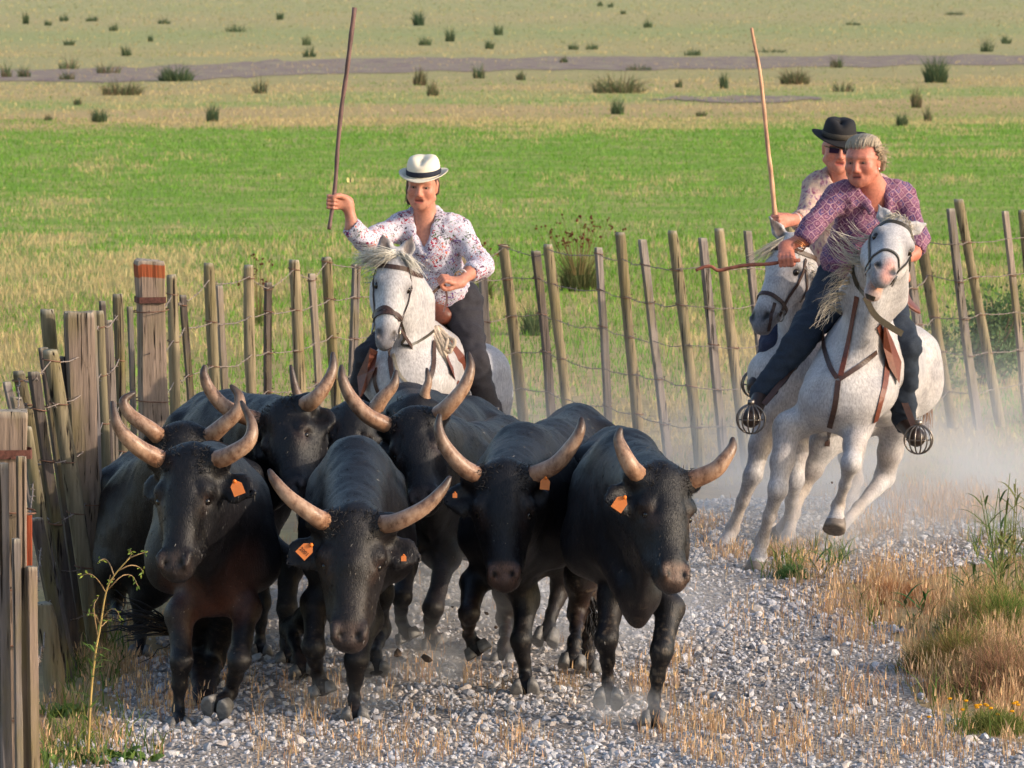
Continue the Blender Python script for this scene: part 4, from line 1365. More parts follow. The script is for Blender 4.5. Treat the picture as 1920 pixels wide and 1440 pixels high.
# right front bull
bull('rightmost bull with an orange tag in its left-hand ear and muddy knees', (1256, 884), (1270, 1092), (1210, 900, -.06), (1308, 896, .06),
     [(1184, 876, -.06), (1168, 846, -.06), (1160, 822, -.05), (1164, 802, -.04)], [(1336, 884, .06), (1358, 862, .06), (1372, 840, .08), (1374, 820, .1)],
     (1172, 826, .95), (1155, 812, 2.2), 22.3,
     [[(1148, 1120, .75), (1138, 1200, .62), (1140, 1275, .70), (1140, 1320, .60)], [(1256, 1140, .68), (1240, 1222, .52), (1228, 1310, .55), (1225, 1372, .40)],
      [(1090, 1080, 2.1), (1084, 1150, 2.2), (1078, 1205, 1.8), (1072, 1252, 1.75)], 'auto']
     , ears=((-.27, -.10, .13), (.16, -.16, .03)), muzd=-.22, wid=.84, horn_r=.043, chest=(1195, 1110, .35), muzc=S(100, 78, 66),
     tags=[((1163, 944, -.10, .052), (.82, 0, -.57), (.57, 0, .82), None)], tailp=[(1110, 900, 2.4), (1098, 1050, 2.3), (1110, 1140, 2.2), (1125, 1200, 2.1)], mud=.5)
# ---------------------------------------------------------------- horses, tack and riders
from mathutils.bvhtree import BVHTree
WHITE = np.array(S(180, 177, 178)); GREYM = np.array(S(110, 108, 115)); PINK = np.array(S(196, 128, 108)); DUSTY = np.array(S(158, 142, 128))

def bvh_of(V, F):
    return BVHTree.FromPolygons([tuple(v) for v in V], [tuple(int(i) for i in f) for f in F])

def on_surface(bvh, px, py, off=.006, fallback=None):
    d = nrm(ray(px, py))
    hit = bvh.ray_cast(Vector(CAMP), Vector(d))
    if hit[0] is None:
        return None
    return np.array(hit[0]) + np.array(hit[1]) * off, np.array(hit[1])

def strap_on(bvh, pix, w, n=16, off=.006, thick=.004):
    """a strap laid on a body along a pixel polyline; gaps are bridged"""
    pp = spline(np.array(pix, float), n)
    pts, nor = [], []
    for x, y in pp:
        h = on_surface(bvh, x, y, off)
        pts.append(None if h is None else h[0]); nor.append(None if h is None else h[1])
    ok = [i for i, p_ in enumerate(pts) if p_ is not None]
    if len(ok) < 2:
        return None
    Y = np.interp(np.arange(n), ok, [pts[i][1] for i in ok])
    nn = np.stack([np.interp(np.arange(n), ok, [nor[i][k] for i in ok]) for k in range(3)], 1)
    pts = np.array([pts[i] if pts[i] is not None else P(pp[i][0], pp[i][1], Y[i]) for i in range(n)])
    pts[1:-1] = pts[1:-1] * .5 + (pts[:-2] + pts[2:]) * .25
    t = np.gradient(pts, axis=0)
    return ribbon(pts, w, np.cross(nn, t), thick)

def ring_on(bvh, c, axis, w, R=.4, n=30, off=.006, a0=0, a1=2 * math.pi, ref=None, thick=.004):
    """a strap all the way round a body in the plane through c across axis"""
    axis = nrm(axis); u = nrm(np.cross(axis, V3(0, 0, 1) if abs(axis[2]) < .9 else V3(1, 0, 0))) if ref is None else nrm(ref - axis * np.dot(ref, axis))
    v = np.cross(axis, u)
    pts = []
    for a in np.linspace(a0, a1, n):
        d = u * math.cos(a) + v * math.sin(a)
        h = bvh.ray_cast(Vector(c + d * R), Vector(-d), R)
        pts.append(np.array(h[0]) + d * off if h[0] is not None else c + d * .05)
    return ribbon(np.array(pts), w, np.tile(axis, (n, 1)), thick)

def strands(g, roots, tips, n, w0, col, var=.2, sag=.02, wav=.012, seg=7, bulge=None):
    """hair locks from points along roots to points along tips (polylines in space)"""
    roots, tips = spline(roots, 40), spline(tips, 40)
    for _ in range(n):
        u = RNG.uniform()
        i = min(39, int(u * 40)); j = int(np.clip(u * 40 + RNG.normal(0, 4), 0, 39))
        a = roots[i] + RNG.normal(0, .008, 3); b = tips[j] + RNG.normal(0, .02, 3)
        b = a + (b - a) * RNG.uniform(.6, 1.06)
        t = np.linspace(0, 1, seg)[:, None]
        ph = RNG.uniform(0, 6, 3)
        p = a + (b - a) * t + V3(0, 0, -sag) * (t * t) + np.sin(t * 5 + ph) * wav * t
        if bulge is not None:
            p = p + bulge * (4 * t * (1 - t)) * RNG.uniform(.5, 1.2)
        V, F = tube(p, np.linspace(w0, w0 * .2, seg) * RNG.uniform(.6, 1.3), 3, caps=False)
        g.add(V, F, np.asarray(col) * RNG.uniform(1 - var, 1 + var))
    return g

def horse(label, poll, muz, lb, rb, W, T, Y, legs, chest, muzd, ears=None, res=.0115, muzc=GREYM, hs=1.0, neckw=1.0, dust=.65, pinknose=False, mouth_open=False, inner=True):
    Yp = Y
    P0, M = P(*poll, Yp), P(*muz, Yp + muzd)
    H, r, o, n, s = head_frame(P0, M, P(lb[0], lb[1], Yp + lb[2]), P(rb[0], rb[1], Yp + rb[2]), .56)
    Wp, Tp = P(W[0], W[1], Yp + W[2]), P(T[0], T[1], Yp + T[2])
    root = thing('horse', label, 'horse', (Wp[0], Wp[1], 0), 'white horses ridden behind the bulls')
    B = Body(res)
    ax = nrm((Wp - Tp) * V3(1, 1, 0)); side = np.cross(ax, Z)
    C1 = Wp - Z * .33 + ax * .05; C2 = Tp - Z * .28; Cm = lerp(C1, C2, .5) - Z * .05
    B.cone(C1, Cm, .195, .235, .285, .285, side=side, k=.08)
    B.cone(Cm, C2, .235, .205, .285, .25, side=side, k=.08)
    B.cone(Wp - Z * .07, Wp - Z * .10 - ax * .4, .06, .06, k=.10)
    ch = P(chest[0], chest[1], Yp + chest[2])
    for sd in (-1, 1):
        B.cone(C1 + side * sd * .10 + Z * .14 - ax * .05, ch + side * sd * .12, .12, .125, k=.07)
        B.cone(C2 + side * sd * .13 + Z * .06, C2 + side * sd * .12 - Z * .14, .15, .145, k=.08)
        B.cone(C1 + side * sd * .20 + Z * .16 - ax * .12, C1 + side * sd * .23 - Z * .14 - ax * .04, .012, .016, k=.06, sub=True)
        B.ball(ch + side * sd * .085 - Z * .03 + ax * .03, .105, k=.05)
    B.cone(C1 + ax * .10, ch, .20, .15, .25, .20, side=side, k=.08)
    nb = H(0, -.13, .06)
    B.cone(lerp(ch, Wp, .42) - Z * .0, lerp(lerp(ch, Wp, .5), nb, .5), .165 * neckw, .115 * neckw, .27, .19, side=side, k=.08)
    B.cone(lerp(lerp(ch, Wp, .5), nb, .5), nb, .115 * neckw, .072, .19, .115, side=lerp(side, r, .5), k=.07)
    hr = lambda x: x * s
    B.cone(H(0, -.07, .02), H(0, -.085, .18), hr(.072), hr(.092), hr(.068), hr(.085), side=r, k=.035)
    B.cone(H(0, -.085, .18), H(0, -.062, .43), hr(.090), hr(.052), hr(.085), hr(.060), side=r, k=.04)
    B.cone(H(0, -.030, .10), H(0, -.022, .42), hr(.056), hr(.034), hr(.030), hr(.024), side=r, k=.03)
    B.cone(H(0, -.060, .45), H(0, -.062, .520), hr(.056), hr(.052), hr(.058), hr(.048), side=r, k=.03)
    jo = .036 if mouth_open else 0
    B.cone(H(0, -.115 - jo, .43), H(0, -.100 - jo * 1.6, .52), hr(.040 if not mouth_open else .044), hr(.036 if not mouth_open else .046), hr(.034), hr(.030 if not mouth_open else .036), side=r, k=.02)
    for sd in (-1, 1):
        B.cone(H(.052 * sd, -.155, .17), H(.048 * sd, -.150, .24), hr(.068), hr(.060), k=.04)
        B.cone(H(.048 * sd, -.150, .24), H(.026 * sd, -.110, .43), hr(.056), hr(.032), k=.04)
        B.ball(H(.078 * sd, -.050, .160), hr(.031), k=.03)
        B.ball(H(.096 * sd, -.062, .190), hr(.020), k=.016, sub=True)
        B.cone(H(.070 * sd, -.070, .245), H(.050 * sd, -.060, .40), hr(.012), hr(.010), k=.03)
        B.cone(H(.044 * sd, -.030, .475), H(.040 * sd, -.022, .505), hr(.024), hr(.022), k=.02)
        B.cone(H(.047 * sd, -.016, .474), H(.034 * sd, -.002, .510), hr(.016), hr(.018), k=.010, sub=True)
    B.cone(H(-.05, -.092, .515), H(.05, -.092, .515), hr(.005 if not mouth_open else .012), k=.012, sub=True)
    for sd, e in zip((-1, 1), ears or (None, None)):
        b0 = H(.045 * sd, -.075, .01)
        e1 = P(e[0], e[1], Yp + e[2]) if e is not None else H(.062 * sd, -.10, -.16)
        d = nrm(e1 - b0); mid = lerp(b0, e1, .5); w_ = nrm(np.cross(d, V3(0, -1, 0)))
        f_ = np.cross(w_, d); f_ = f_ if f_[1] < 0 else -f_
        B.cone(b0, mid, .028, .040, .026, .022, side=w_, k=.02)
        B.cone(mid, e1, .040, .006, .020, .008, side=w_, k=.01)
        B.cone(lerp(b0, mid, .55) + f_ * .026, lerp(mid, e1, .6) + f_ * .016, .020, .010, .020, .010, side=w_, k=.012, sub=True)
        if inner:
            B.paint(lerp(b0, mid, .7) + f_ * .010, lerp(mid, e1, .5) + f_ * .012, .024, S(104, 86, 74), .012, .9)
    for i, lg in enumerate(legs):
        sd = -1 if i % 2 == 0 else 1
        fr = i < 2
        if lg is None:
            continue
        if lg == 'auto':
            x0 = (C1 + ax * .12 if fr else C2 - ax * .02) + side * sd * .13
            q0 = x0 * V3(1, 1, 0)
            pts = [x0 - Z * .30, q0 + Z * .42 + ax * .04, q0 + Z * .13, q0 + ax * .05]
        else:
            pts = [P(x, y, Yp + d) for x, y, d in lg]
        sh = (lerp(C1, ch, .7) + side * sd * .12 - Z * .03) if fr else (C2 + side * sd * .14 - Z * .10)
        if fr:
            B.cone(sh, pts[0], .12, .078, .13, .092, side=side, k=.06)
            rad = [.076, .050, .034, .034]
        else:
            B.cone(sh, pts[0], .14, .09, .18, .115, side=side, k=.07)
            rad = [.088, .054, .035, .035]
        if len(pts) == 4:
            pts = [pts[0], lerp(pts[0], pts[1], .55), pts[1], lerp(pts[1], pts[2], .5), pts[2], pts[3]]
            rad = [rad[0], rad[0] * .78, rad[1], rad[2] * .92, rad[2], rad[3]]
        leg(B, pts, rad, side, .064, cloven=False, k=.03)
        B.ball(pts[-2], .037, k=.02)
        B.paint(pts[1], pts[-2], .075, DUSTY, .08, dust)
        hoof(root, pts[-2], pts[-1], side, .062, False, S(116, 106, 98))
    # colouring of the head: grey skin round eyes and muzzle
    for sd in (-1, 1):
        B.paint(H(.09 * sd, -.05, .18), H(.088 * sd, -.045, .21), hr(.036), GREYM * .8, .05, .75)
    B.paint(H(0, -.06, .50), H(0, -.06, .54), hr(.085), muzc, .07, .85)
    if pinknose:
        B.paint(H(.012, -.02, .44), H(.02, -.03, .535), hr(.030), PINK, .03, .65)
        B.paint(H(0, -.14, .50), H(0, -.17, .52), hr(.04), S(200, 140, 104), .03, .9)
    for sd in (-1, 1):
        B.paint(H(.047 * sd, -.018, .476), H(.034 * sd, -.002, .510), hr(.019), (.012, .010, .010), .012)
    disp = lambda V: (fbm(V * 8, 5, 2) - .5) * .014 + (fbm(V * V3(22, 22, 10), 8, 2) - .5) * .004
    V, F, C = B.build(WHITE, disp)
    d_ = np.clip((fbm(V * 4.5, 61, 3) - .42) * 2.4, 0, 1)[:, None] * (.14 + .50 * np.clip((1.25 - V[:, 2:3]) * 1.2, 0, 1))
    C = C * (1 - d_) + DUSTY * .9 * d_
    gd = np.clip((fbm(V * 5.5, 63, 3) - .46) * 3, 0, 1)[:, None] * (.30 + .35 * np.clip((1.15 - V[:, 2:3]) * 1.6, 0, 1))
    C = C * (1 - gd) + GREYM * 1.2 * gd
    dp = np.clip((fbm(V * 13, 67, 2) - .50) * 4, 0, 1)[:, None] * np.clip(fbm(V * 2.2, 69, 2)[:, None] * 2.4 - .6, 0, 1) * .5
    C = C * (1 - dp) + GREYM * 1.05 * dp
    link('body', mesh_from('horse_body', V, F, MAT['horse'], C), root)
    for sd in (-1, 1):
        Vs, Fs = sphere(H(.084 * sd, -.060, .190), hr(.021), 12, 8)
        link('eye', Geo().add(Vs, Fs, (.012, .008, .006)).mesh('eye', MAT['eye']), root)
    return dict(root=root, H=H, r=r, o=o, n=n, s=s, bvh=bvh_of(V, F), side=side, ax=ax, W=Wp, T=Tp, C1=C1, C2=C2, Cm=Cm, Y=Yp)

DARKL, REDL, TANL, OLIVE = np.array(S(66, 46, 40)), np.array(S(106, 58, 44)), np.array(S(160, 116, 78)), np.array(S(60, 54, 44))

def bridle(h, label, base, extra=(), col=DARKL):
    H, r, o, n, s, bv = h['H'], h['r'], h['o'], h['n'], h['s'], h['bvh']
    root = thing('bridle', label, 'bridle', H(0, 0, .2), 'bridles on the white horses')
    def part(name, vf, c=col, mat='leather'):
        if vf is not None:
            link(name, Geo().add(*vf, c).mesh(name, MAT[mat], smooth=False), root)
    part('noseband', ring_on(bv, H(0, -.07, .375), n + o * .15, .024, ref=o))
    part('headpiece', ring_on(bv, H(0, -.09, .065), n - o * .25, .024, ref=o))
    for sd in (-1, 1):
        pts = []
        for k in np.linspace(.09, .44, 10):
            c = H(0, -.09, k); d = nrm(r * sd + o * .0)
            hh = bv.ray_cast(Vector(c + d * .35), Vector(-d), .35)
            if hh[0] is not None:
                pts.append(np.array(hh[0]) + d * .006)
        if len(pts) > 3:
            part('cheek_strap', ribbon(np.array(pts), .018, np.tile(o, (len(pts), 1))))
            e = pts[-1]
            a = np.linspace(0, 2 * math.pi, 15)
            loop = np.array([e + d * .006 + (o * math.cos(x) + n * math.sin(x)) * .030 for x in a])
            part('bit_ring', tube(loop, .0045, 5, caps=False), S(150, 146, 140), 'metal')
    for nm, pix, w, c in extra:
        part(nm, strap_on(bv, pix, w), c)
    return root

def cage_stirrup(g, c, fwd, up, R=.078):
    """the Camargue cage stirrup: a metal basket of bars before the toe"""
    fwd, up = nrm(fwd), nrm(up); s = np.cross(fwd, up)
    steel = S(118, 112, 108)
    a = np.linspace(0, 2 * math.pi, 25)
    V, F = tube([c + (s * math.cos(x) + up * math.sin(x)) * R for x in a], .0055, 6, caps=False); g.add(V, F, steel)
    for k in np.linspace(-.9, .9, 5):
        b = np.linspace(-math.pi / 2, math.pi / 2, 13)
        V, F = tube([c + s * R * math.sin(k) * math.cos(x) * .98 + up * R * math.sin(x) + fwd * R * 1.1 * math.cos(k) * math.cos(x) for x in b], .0045, 5, caps=False); g.add(V, F, steel)
    V, F = tube([c + s * R * .85 * math.cos(x) + fwd * R * .8 * math.sin(x) for x in np.linspace(0, math.pi, 13)], .0045, 5, caps=False); g.add(V, F, steel)
    V, F = box(c + up * (R + .012), (.035, .02, .03)); g.add(V, F, steel)

def saddle(h, label, seat_px, flapL, flapR, leathers, stirrups, col=REDL, extra=()):
    bv, ax, side = h['bvh'], h['ax'], h['side']
    W = h['W']
    root = thing('saddle', label, 'saddle', W - ax * .3 - Z * .2, 'saddles on the white horses')
    # seat with raised pommel and cantle
    B = Body(.012)
    top = W - ax * .32 + Z * .02
    B.cone(top + ax * .20, top - ax * .22, .13, .15, .045, .045, side=side, k=.05)
    for sd in (-1, 1):
        B.cone(top + ax * .24 + side * sd * .08, top + ax * .25 + Z * .11, .045, .040, k=.05)
        B.cone(top - ax * .24 + side * sd * .10 + Z * .01, top - ax * .25 + Z * .11, .03, .035, k=.05)
        B.cone(top + side * sd * .13 - Z * .02, top + side * sd * .20 - Z * .08, .14, .11, .022, .018, side=ax, k=.05)
    V, F, C = B.build(col)
    link('seat', mesh_from('seat', V, F, MAT['leather'], C), root)
    for pix in (flapL, flapR):
        if pix is None:
            continue
        q = []
        for x, y in pix:
            hh = on_surface(bv, x, y, .02)
            q.append(hh[0] if hh else None)
        ok = [x for x in q if x is not None]
        yd = np.mean([x[1] for x in ok]) if ok else h['Y'] + .9
        pts = np.array([x if x is not None else P(px_, py_, yd - .02) for x, (px_, py_) in zip(q, pix)])
        m = len(pts)
        nor = V3(0, -1, 0)
        V = np.concatenate([pts + nor * .012, pts - nor * .006])
        F = [np.array([[i, (i + 1) % m, m + (i + 1) % m, m + i] for i in range(m)])]
        cen = V[:m].mean(0) + nor * .008
        V = np.concatenate([V, [cen]])
        T = np.array([[2 * m, i, (i + 1) % m] for i in range(m)])
        link('saddle_flap', Geo().add(V, F + [T], col).mesh('saddle_flap', MAT['leather'], smooth=False), root)
    ring = ring_on(bv, h['C1'] - ax * .12, ax, .05, R=.7, n=40, off=.008)
    link('girth', Geo().add(*ring, DARKL).mesh('girth', MAT['leather'], smooth=False), root)
    for pts in leathers:
        p_ = np.array([P(x, y, h['Y'] + d) for x, y, d in pts])
        link('stirrup_leather', Geo().add(*ribbon(spline(p_, 8), .034, V3(1, 0, .5)), DARKL * 1.25).mesh('stirrup_leather', MAT['leather'], smooth=False), root)
    for x, y, d, f in stirrups:
        g = Geo(); cage_stirrup(g, P(x, y, h['Y'] + d), V3(*f), V3(0, 0, 1))
        link('stirrup', g.mesh('stirrup', MAT['metal']), root)
    for nm, pix, w, c in extra:
        vf = strap_on(bv, pix, w, off=.008)
        if vf:
            link(nm, Geo().add(*vf, c).mesh(nm, MAT['leather'], smooth=False), root)
    return root

def mane_part(h, name, locks, col=S(206, 200, 188)):
    g = Geo()
    for roots, tips, n, w, kw in locks:
        strands(g, roots, tips, n, w, col, **kw)
    return link(name, g.mesh(name, MAT['hair']), h['root'])

PX = lambda lst, Y: [P(x, y, Y + d) for x, y, d in lst]

# horse of the rider with the straw hat
h1 = horse('white horse under the straw-hatted rider, head facing the camera behind the bulls', (746, 474), (722, 648), (698, 524, .0), (776, 530, .02), (800, 600, .72), (866, 626, 1.95), 28.2,
           ['auto', 'auto', 'auto', 'auto'], (758, 712, .25), -.22, ears=((716, 436, .05), (775, 436, .06)), res=.0125)
H = h1['H']
mane_part(h1, 'forelock', [([H(-.028, -.03, .0), H(.034, -.03, .005)], PX([(706, 506, -.02), (690, 504, .0), (674, 494, .02), (664, 480, .04)], 28.2), 330, .0030, dict(sag=-.02, bulge=V3(-.0, -.04, .02), wav=.008)),
                          ([H(-.03, -.10, .0), H(.03, -.10, .0)], PX([(694, 486, .1), (670, 490, .1), (666, 476, .1)], 28.2), 200, .0030, dict(bulge=V3(0, 0, .03), wav=.008)),
                          ([H(.0, -.03, .0), H(.034, -.03, .0)], PX([(764, 484, .0), (782, 500, .0), (788, 510, .02)], 28.2), 110, .0030, dict(bulge=V3(0, -.03, .02), wav=.006))])
mane_part(h1, 'mane', [([H(0, -.12, .0), lerp(H(0, -.2, .1), h1['W'], .6)], PX([(690, 470, .2), (690, 520, .25), (790, 560, .4)], 28.2), 120, .005, dict(sag=.05))])
bridle(h1, 'brown leather bridle on the horse under the straw-hatted rider', None,
       [('lower_noseband', [(698, 594), (712, 580), (726, 577), (742, 592), (752, 606)], .022, DARKL), ('rein', [(752, 606), (760, 632), (752, 646), (770, 648), (800, 630), (812, 620)], .014, OLIVE)])
saddle(h1, 'reddish brown saddle under the straw-hatted rider', None, [(694, 652), (714, 662), (706, 696), (690, 732), (674, 748), (676, 706)], [(818, 626), (840, 640), (864, 668), (874, 740), (858, 738), (842, 700), (826, 660)],
       [[(868, 660, .9), (905, 760, .7)]], [(930, 800, .62, (0, -1, 0)), (672, 790, .62, (0, -1, 0))],
       extra=[('breast_strap', [(730, 652), (734, 690), (742, 740), (746, 760)], .026, DARKL), ('breast_strap', [(812, 640), (812, 690), (800, 722), (784, 740), (770, 750)], .024, DARKL),
              ('breast_strap', [(706, 690), (704, 716), (714, 742), (728, 752)], .022, DARKL), ('neck_rope', [(738, 664), (748, 700), (768, 722), (792, 738)], .016, S(150, 140, 124))])
# white coiled rope hanging from the pommel
g = Geo()
for k, (x0, x1, yb) in enumerate(((812, 846, 660), (816, 838, 655), (818, 852, 650), (806, 836, 668))):
    pts = spline([P(x0, 612, 28.55), P(x0 + 12, 640, 28.5), P(x1 - 4, yb, 28.48), P(x1, yb - 12, 28.49), P(x0 + 22, 632, 28.52), P(x0 + 4, 612, 28.56)], 26)
    g.add(*tube(pts, .011, 6), S(196, 178, 158))
g.add(*tube(spline([P(812, 614, 28.54), P(832, 660, 28.48), P(841, 700, 28.46), P(842, 724, 28.46)], 20), .009, 6), S(190, 172, 150))
tag(link('coiled_rope', g.mesh('coiled_rope', MAT['bark']), None, P(822, 612, 28.55)), 'pale coiled rope hanging from the saddle of the straw-hatted rider', 'rope')

# horse behind on the right
h2 = horse('white horse behind and left of the horse with tossed head, muzzle lowered', (1478, 440), (1413, 612), (1420, 484, .10), (1490, 500, -.08), (1540, 590, .75), (1640, 600, 2.0), 29.5,
           [[(1442, 770, .25), (1412, 890, .15), (1374, 990, .30), (1352, 1042, .25)], [(1500, 780, .3), (1490, 900, .2), (1478, 980, .4), (1462, 1004, .45)], [(1590, 800, 1.9), (1600, 900, 2.0), (1580, 980, 1.8), (1560, 1015, 1.75)], 'auto'],
           (1480, 700, .35), -.26, ears=((1441, 404, .08), None), res=.0125, muzc=S(84, 84, 92))
H = h2['H']
mane_part(h2, 'mane', [([H(-.02, -.06, -.02), H(.03, -.2, .1), lerp(H(.05, -.2, .1), h2['W'], .5)], PX([(1430, 450, .1), (1530, 500, -.1), (1552, 520, -.05)], 29.5), 300, .0036, dict(sag=.04)),
                       ([H(-.02, -.03, -.01), H(.03, -.03, 0)], PX([(1428, 470, -.05), (1404, 482, .0), (1500, 480, -.05)], 29.5), 160, .003, dict(sag=.03))], col=S(200, 190, 172))
bridle(h2, 'brown bridle on the horse behind and left of the tossing horse', None,
       [('rein', [(1452, 568), (1446, 590), (1440, 620)], .02, DARKL), ('throat_strap', [(1510, 500), (1512, 540), (1500, 566)], .014, DARKL)])
saddle(h2, 'dark saddle of the rear rider in the black hat', None, None, None, [], [(1416, 720, .5, (-.2, -1, 0))], col=DARKL)

# horse with tossed head, front right
h3 = horse('white horse at front right with tossed head and one raised foreleg', (1694, 405), (1658, 512), (1645, 440, .0), (1712, 476, -.02), (1632, 560, .70), (1672, 592, 1.95), 28.3,
           [[(1478, 800, .30), (1458, 918, .20), (1428, 1016, .34), (1416, 1076, .25)], [(1608, 800, .20), (1596, 868, .0), (1572, 948, .20), (1564, 996, .10)],
            [(1545, 830, 1.7), (1500, 916, 1.75), (1478, 1005, 1.5), (1462, 1050, 1.4)], [(1682, 790, 1.8), (1658, 896, 1.9), (1560, 1010, 1.3), (1524, 1058, 1.2)]],
           (1582, 745, .22), -.53, ears=((1647, 384, .06), (1738, 418, .06)), pinknose=True, mouth_open=True, inner=False, neckw=.88)
H = h3['H']
mane_part(h3, 'mane', [([H(-.05, -.10, .0), H(-.06, -.20, .10), H(-.06, -.22, .16)], PX([(1560, 428, .0), (1548, 450, .0), (1552, 470, .02)], 28.3), 44, .0040, dict(sag=-.03, bulge=V3(0, 0, -.05), wav=.016)),
                       ([P(1612, 510, 28.45), P(1600, 545, 28.5), P(1576, 590, 28.6)], PX([(1552, 520, .0), (1546, 552, .05), (1530, 592, .1), (1522, 616, .1)], 28.3), 84, .0032, dict(sag=.0, bulge=V3(0, -.02, .05), wav=.024)),
                       ([H(-.03, -.06, -.02), H(.05, -.06, -.02)], PX([(1650, 420, .0), (1680, 416, -.05), (1712, 446, -.05)], 28.3), 200, .0034, dict(sag=-.01, bulge=V3(0, -.03, .03)))], col=S(196, 186, 168))
bridle(h3, 'dark bridle on the tossing horse at front right', None,
       [('throat_strap', [(1606, 470), (1600, 500), (1606, 530), (1622, 552), (1640, 560)], .026, OLIVE)], col=OLIVE)
saddle(h3, 'brown saddle under the grey-haired rider at front right', None, [(1530, 606), (1512, 640), (1492, 690), (1482, 690), (1498, 640), (1518, 604)], [(1652, 600), (1668, 640), (1684, 680), (1680, 720), (1662, 690), (1650, 650)],
       [[(1494, 684, .45), (1466, 716, .36), (1432, 758, .30)], [(1666, 690, .60), (1690, 740, .55), (1714, 800, .50)]], [(1408, 786, .22, (-.25, -1, 0)), (1722, 824, .42, (.1, -1, 0))],
       extra=[('breast_strap', [(1542, 612), (1546, 650), (1558, 690), (1570, 710)], .026, DARKL), ('breast_strap', [(1642, 660), (1612, 686), (1574, 712)], .026, DARKL), ('breast_strap', [(1572, 714), (1566, 760), (1556, 800), (1550, 836)], .030, DARKL),
              ('neck_strap', [(1608, 556), (1600, 600), (1590, 650), (1576, 706)], .028, REDL * .8), ('flank_strap', [(1646, 610), (1660, 660), (1660, 710), (1648, 760), (1640, 790)], .034, REDL)])
g = Geo().add(*ribbon(spline(PX([(1622, 556, -.06), (1640, 590, -.02), (1668, 612, .02), (1692, 626, .06)], 28.3), 14), .034, V3(.3, 0, 1)), OLIVE)
link('loose_strap', g.mesh('loose_strap', MAT['leather'], smooth=False), h3['root'])
mane_part(h3, 'tail', [([P(1735, 640, 30.4), P(1745, 660, 30.4)], PX([(1728, 790, 2.2), (1740, 800, 2.2)], 28.3), 60, .006, dict(sag=.02))], col=S(150, 110, 80))
SKIN = np.array(S(206, 136, 108))

def face_axes(yaw, pitch, roll):
    """r picture-right, o out of the face, n down; yaw > 0 looks to picture right"""
    y, p, q = map(math.radians, (yaw, pitch, roll))
    o = V3(math.sin(y) * math.cos(p), -math.cos(y) * math.cos(p), -math.sin(p))
    r = V3(math.cos(y), math.sin(y), 0)
    n = np.cross(r, o); n = n if n[2] < 0 else -n
    r2 = r * math.cos(q) + n * math.sin(q); n2 = n * math.cos(q) - r * math.sin(q)
    return r2, o, n2

def face_body(B, H, r, o, n, s, skin, wide=1.0, open_mouth=False, skull=0.0, brow=True):
    k = lambda x: x * s
    B.cone(H(0, -.022, -.050 + skull), H(0, -.020, -.015), k(.072 * wide), k(.073 * wide), k(.092 - skull * .6), k(.088), side=r, k=k(.02))
    B.cone(H(0, .012, -.01), H(0, .032, .070), k(.066 * wide), k(.046 * wide), k(.074), k(.052), side=r, k=k(.025))
    B.ball(H(0, .062, .098), k(.022 * wide), k=k(.025))
    for sd in (-1, 1):
        B.ball(H(.038 * sd * wide, .048, .030), k(.030), k=k(.025))
        B.cone(H(.012 * sd, .080, -.026), H(.044 * sd, .066, -.026), k(.013), k(.011), k=k(.014))
        B.cone(H(.026 * sd, .088, -.004), H(.040 * sd, .082, -.003), k(.0115), k(.0105), k=k(.010), sub=True)
        B.cone(H(.022 * sd, .075, -.0085), H(.044 * sd, .066, -.0075), k(.0072), k(.0068), k=k(.005))
        B.cone(H(.024 * sd, .073, .006), H(.042 * sd, .066, .006), k(.0052), k(.0052), k=k(.005))
        B.ball(H(.013 * sd, .086, .040), k(.0095), k=k(.008))
        B.cone(H(.058 * sd * wide, .015, .06), H(.03 * sd * wide, .05, .088), k(.020), k(.018), k=k(.025))
        e0, e1 = H(.072 * sd * wide, -.012, -.012), H(.072 * sd * wide, -.006, .028)
        B.cone(e0, e1, k(.010), k(.007), k(.020), k(.012), side=r, k=k(.008))
        B.ball(H(.007 * sd, .098, .049), k(.0035), k=k(.004), sub=True)
    B.cone(H(0, .080, -.016), H(0, .098, .034), k(.0085), k(.0130), k=k(.014))
    B.cone(H(-.018, .076, .062), H(.018, .076, .062), k(.0095), k=k(.012))
    B.cone(H(-.015, .073, .076), H(.015, .073, .076), k(.0100), k=k(.012))
    B.cone(H(-.020, .088, .0685), H(.020, .088, .0685), k(.0080 if open_mouth else .0030), k=k(.004), sub=True)
    B.paint(H(-.016, .084, .063), H(.016, .084, .063), k(.007), skin * V3(.74, .42, .45), k(.008), .9)
    B.paint(H(-.013, .082, .075), H(.013, .082, .075), k(.008), skin * V3(.80, .46, .50), k(.008), .9)
    B.paint(H(-.017, .084, .069), H(.017, .084, .069), k(.0045), V3(.05, .012, .012), k(.004), .95)
    for sd in (-1, 1):
        B.paint(H(.042 * sd, .066, .028), H(.036 * sd, .07, .034), k(.024), skin * V3(1.0, .78, .74), k(.03), .6)
        B.paint(H(.016 * sd, .086, -.027), H(.045 * sd, .070, -.028), k(.0060), skin * .30, k(.008), .85 if brow else .45)
        B.paint(H(.018 * sd, .08, -.001), H(.046 * sd, .066, .0), k(.0075), skin * .30, k(.009), .8)
    B.paint(H(0, .1, .03), H(0, .1, .035), k(.014), skin * V3(1.0, .72, .68), k(.02), .6)

def eyes_of(root, H, s):
    for sd in (-1, 1):
        V, F = sphere(H(.0330 * sd, .0655, -.0005), .0115 * s, 10, 8)
        o = link('eye', Geo().add(V, F, S(140, 122, 112)).mesh('eye', MAT['eye']), root)
        V, F = sphere(H(.0328 * sd, .0715, -.0002), .0080 * s, 8, 6)
        link('iris', Geo().add(V, F, (.02, .014, .012)).mesh('iris', MAT['eye']), o)

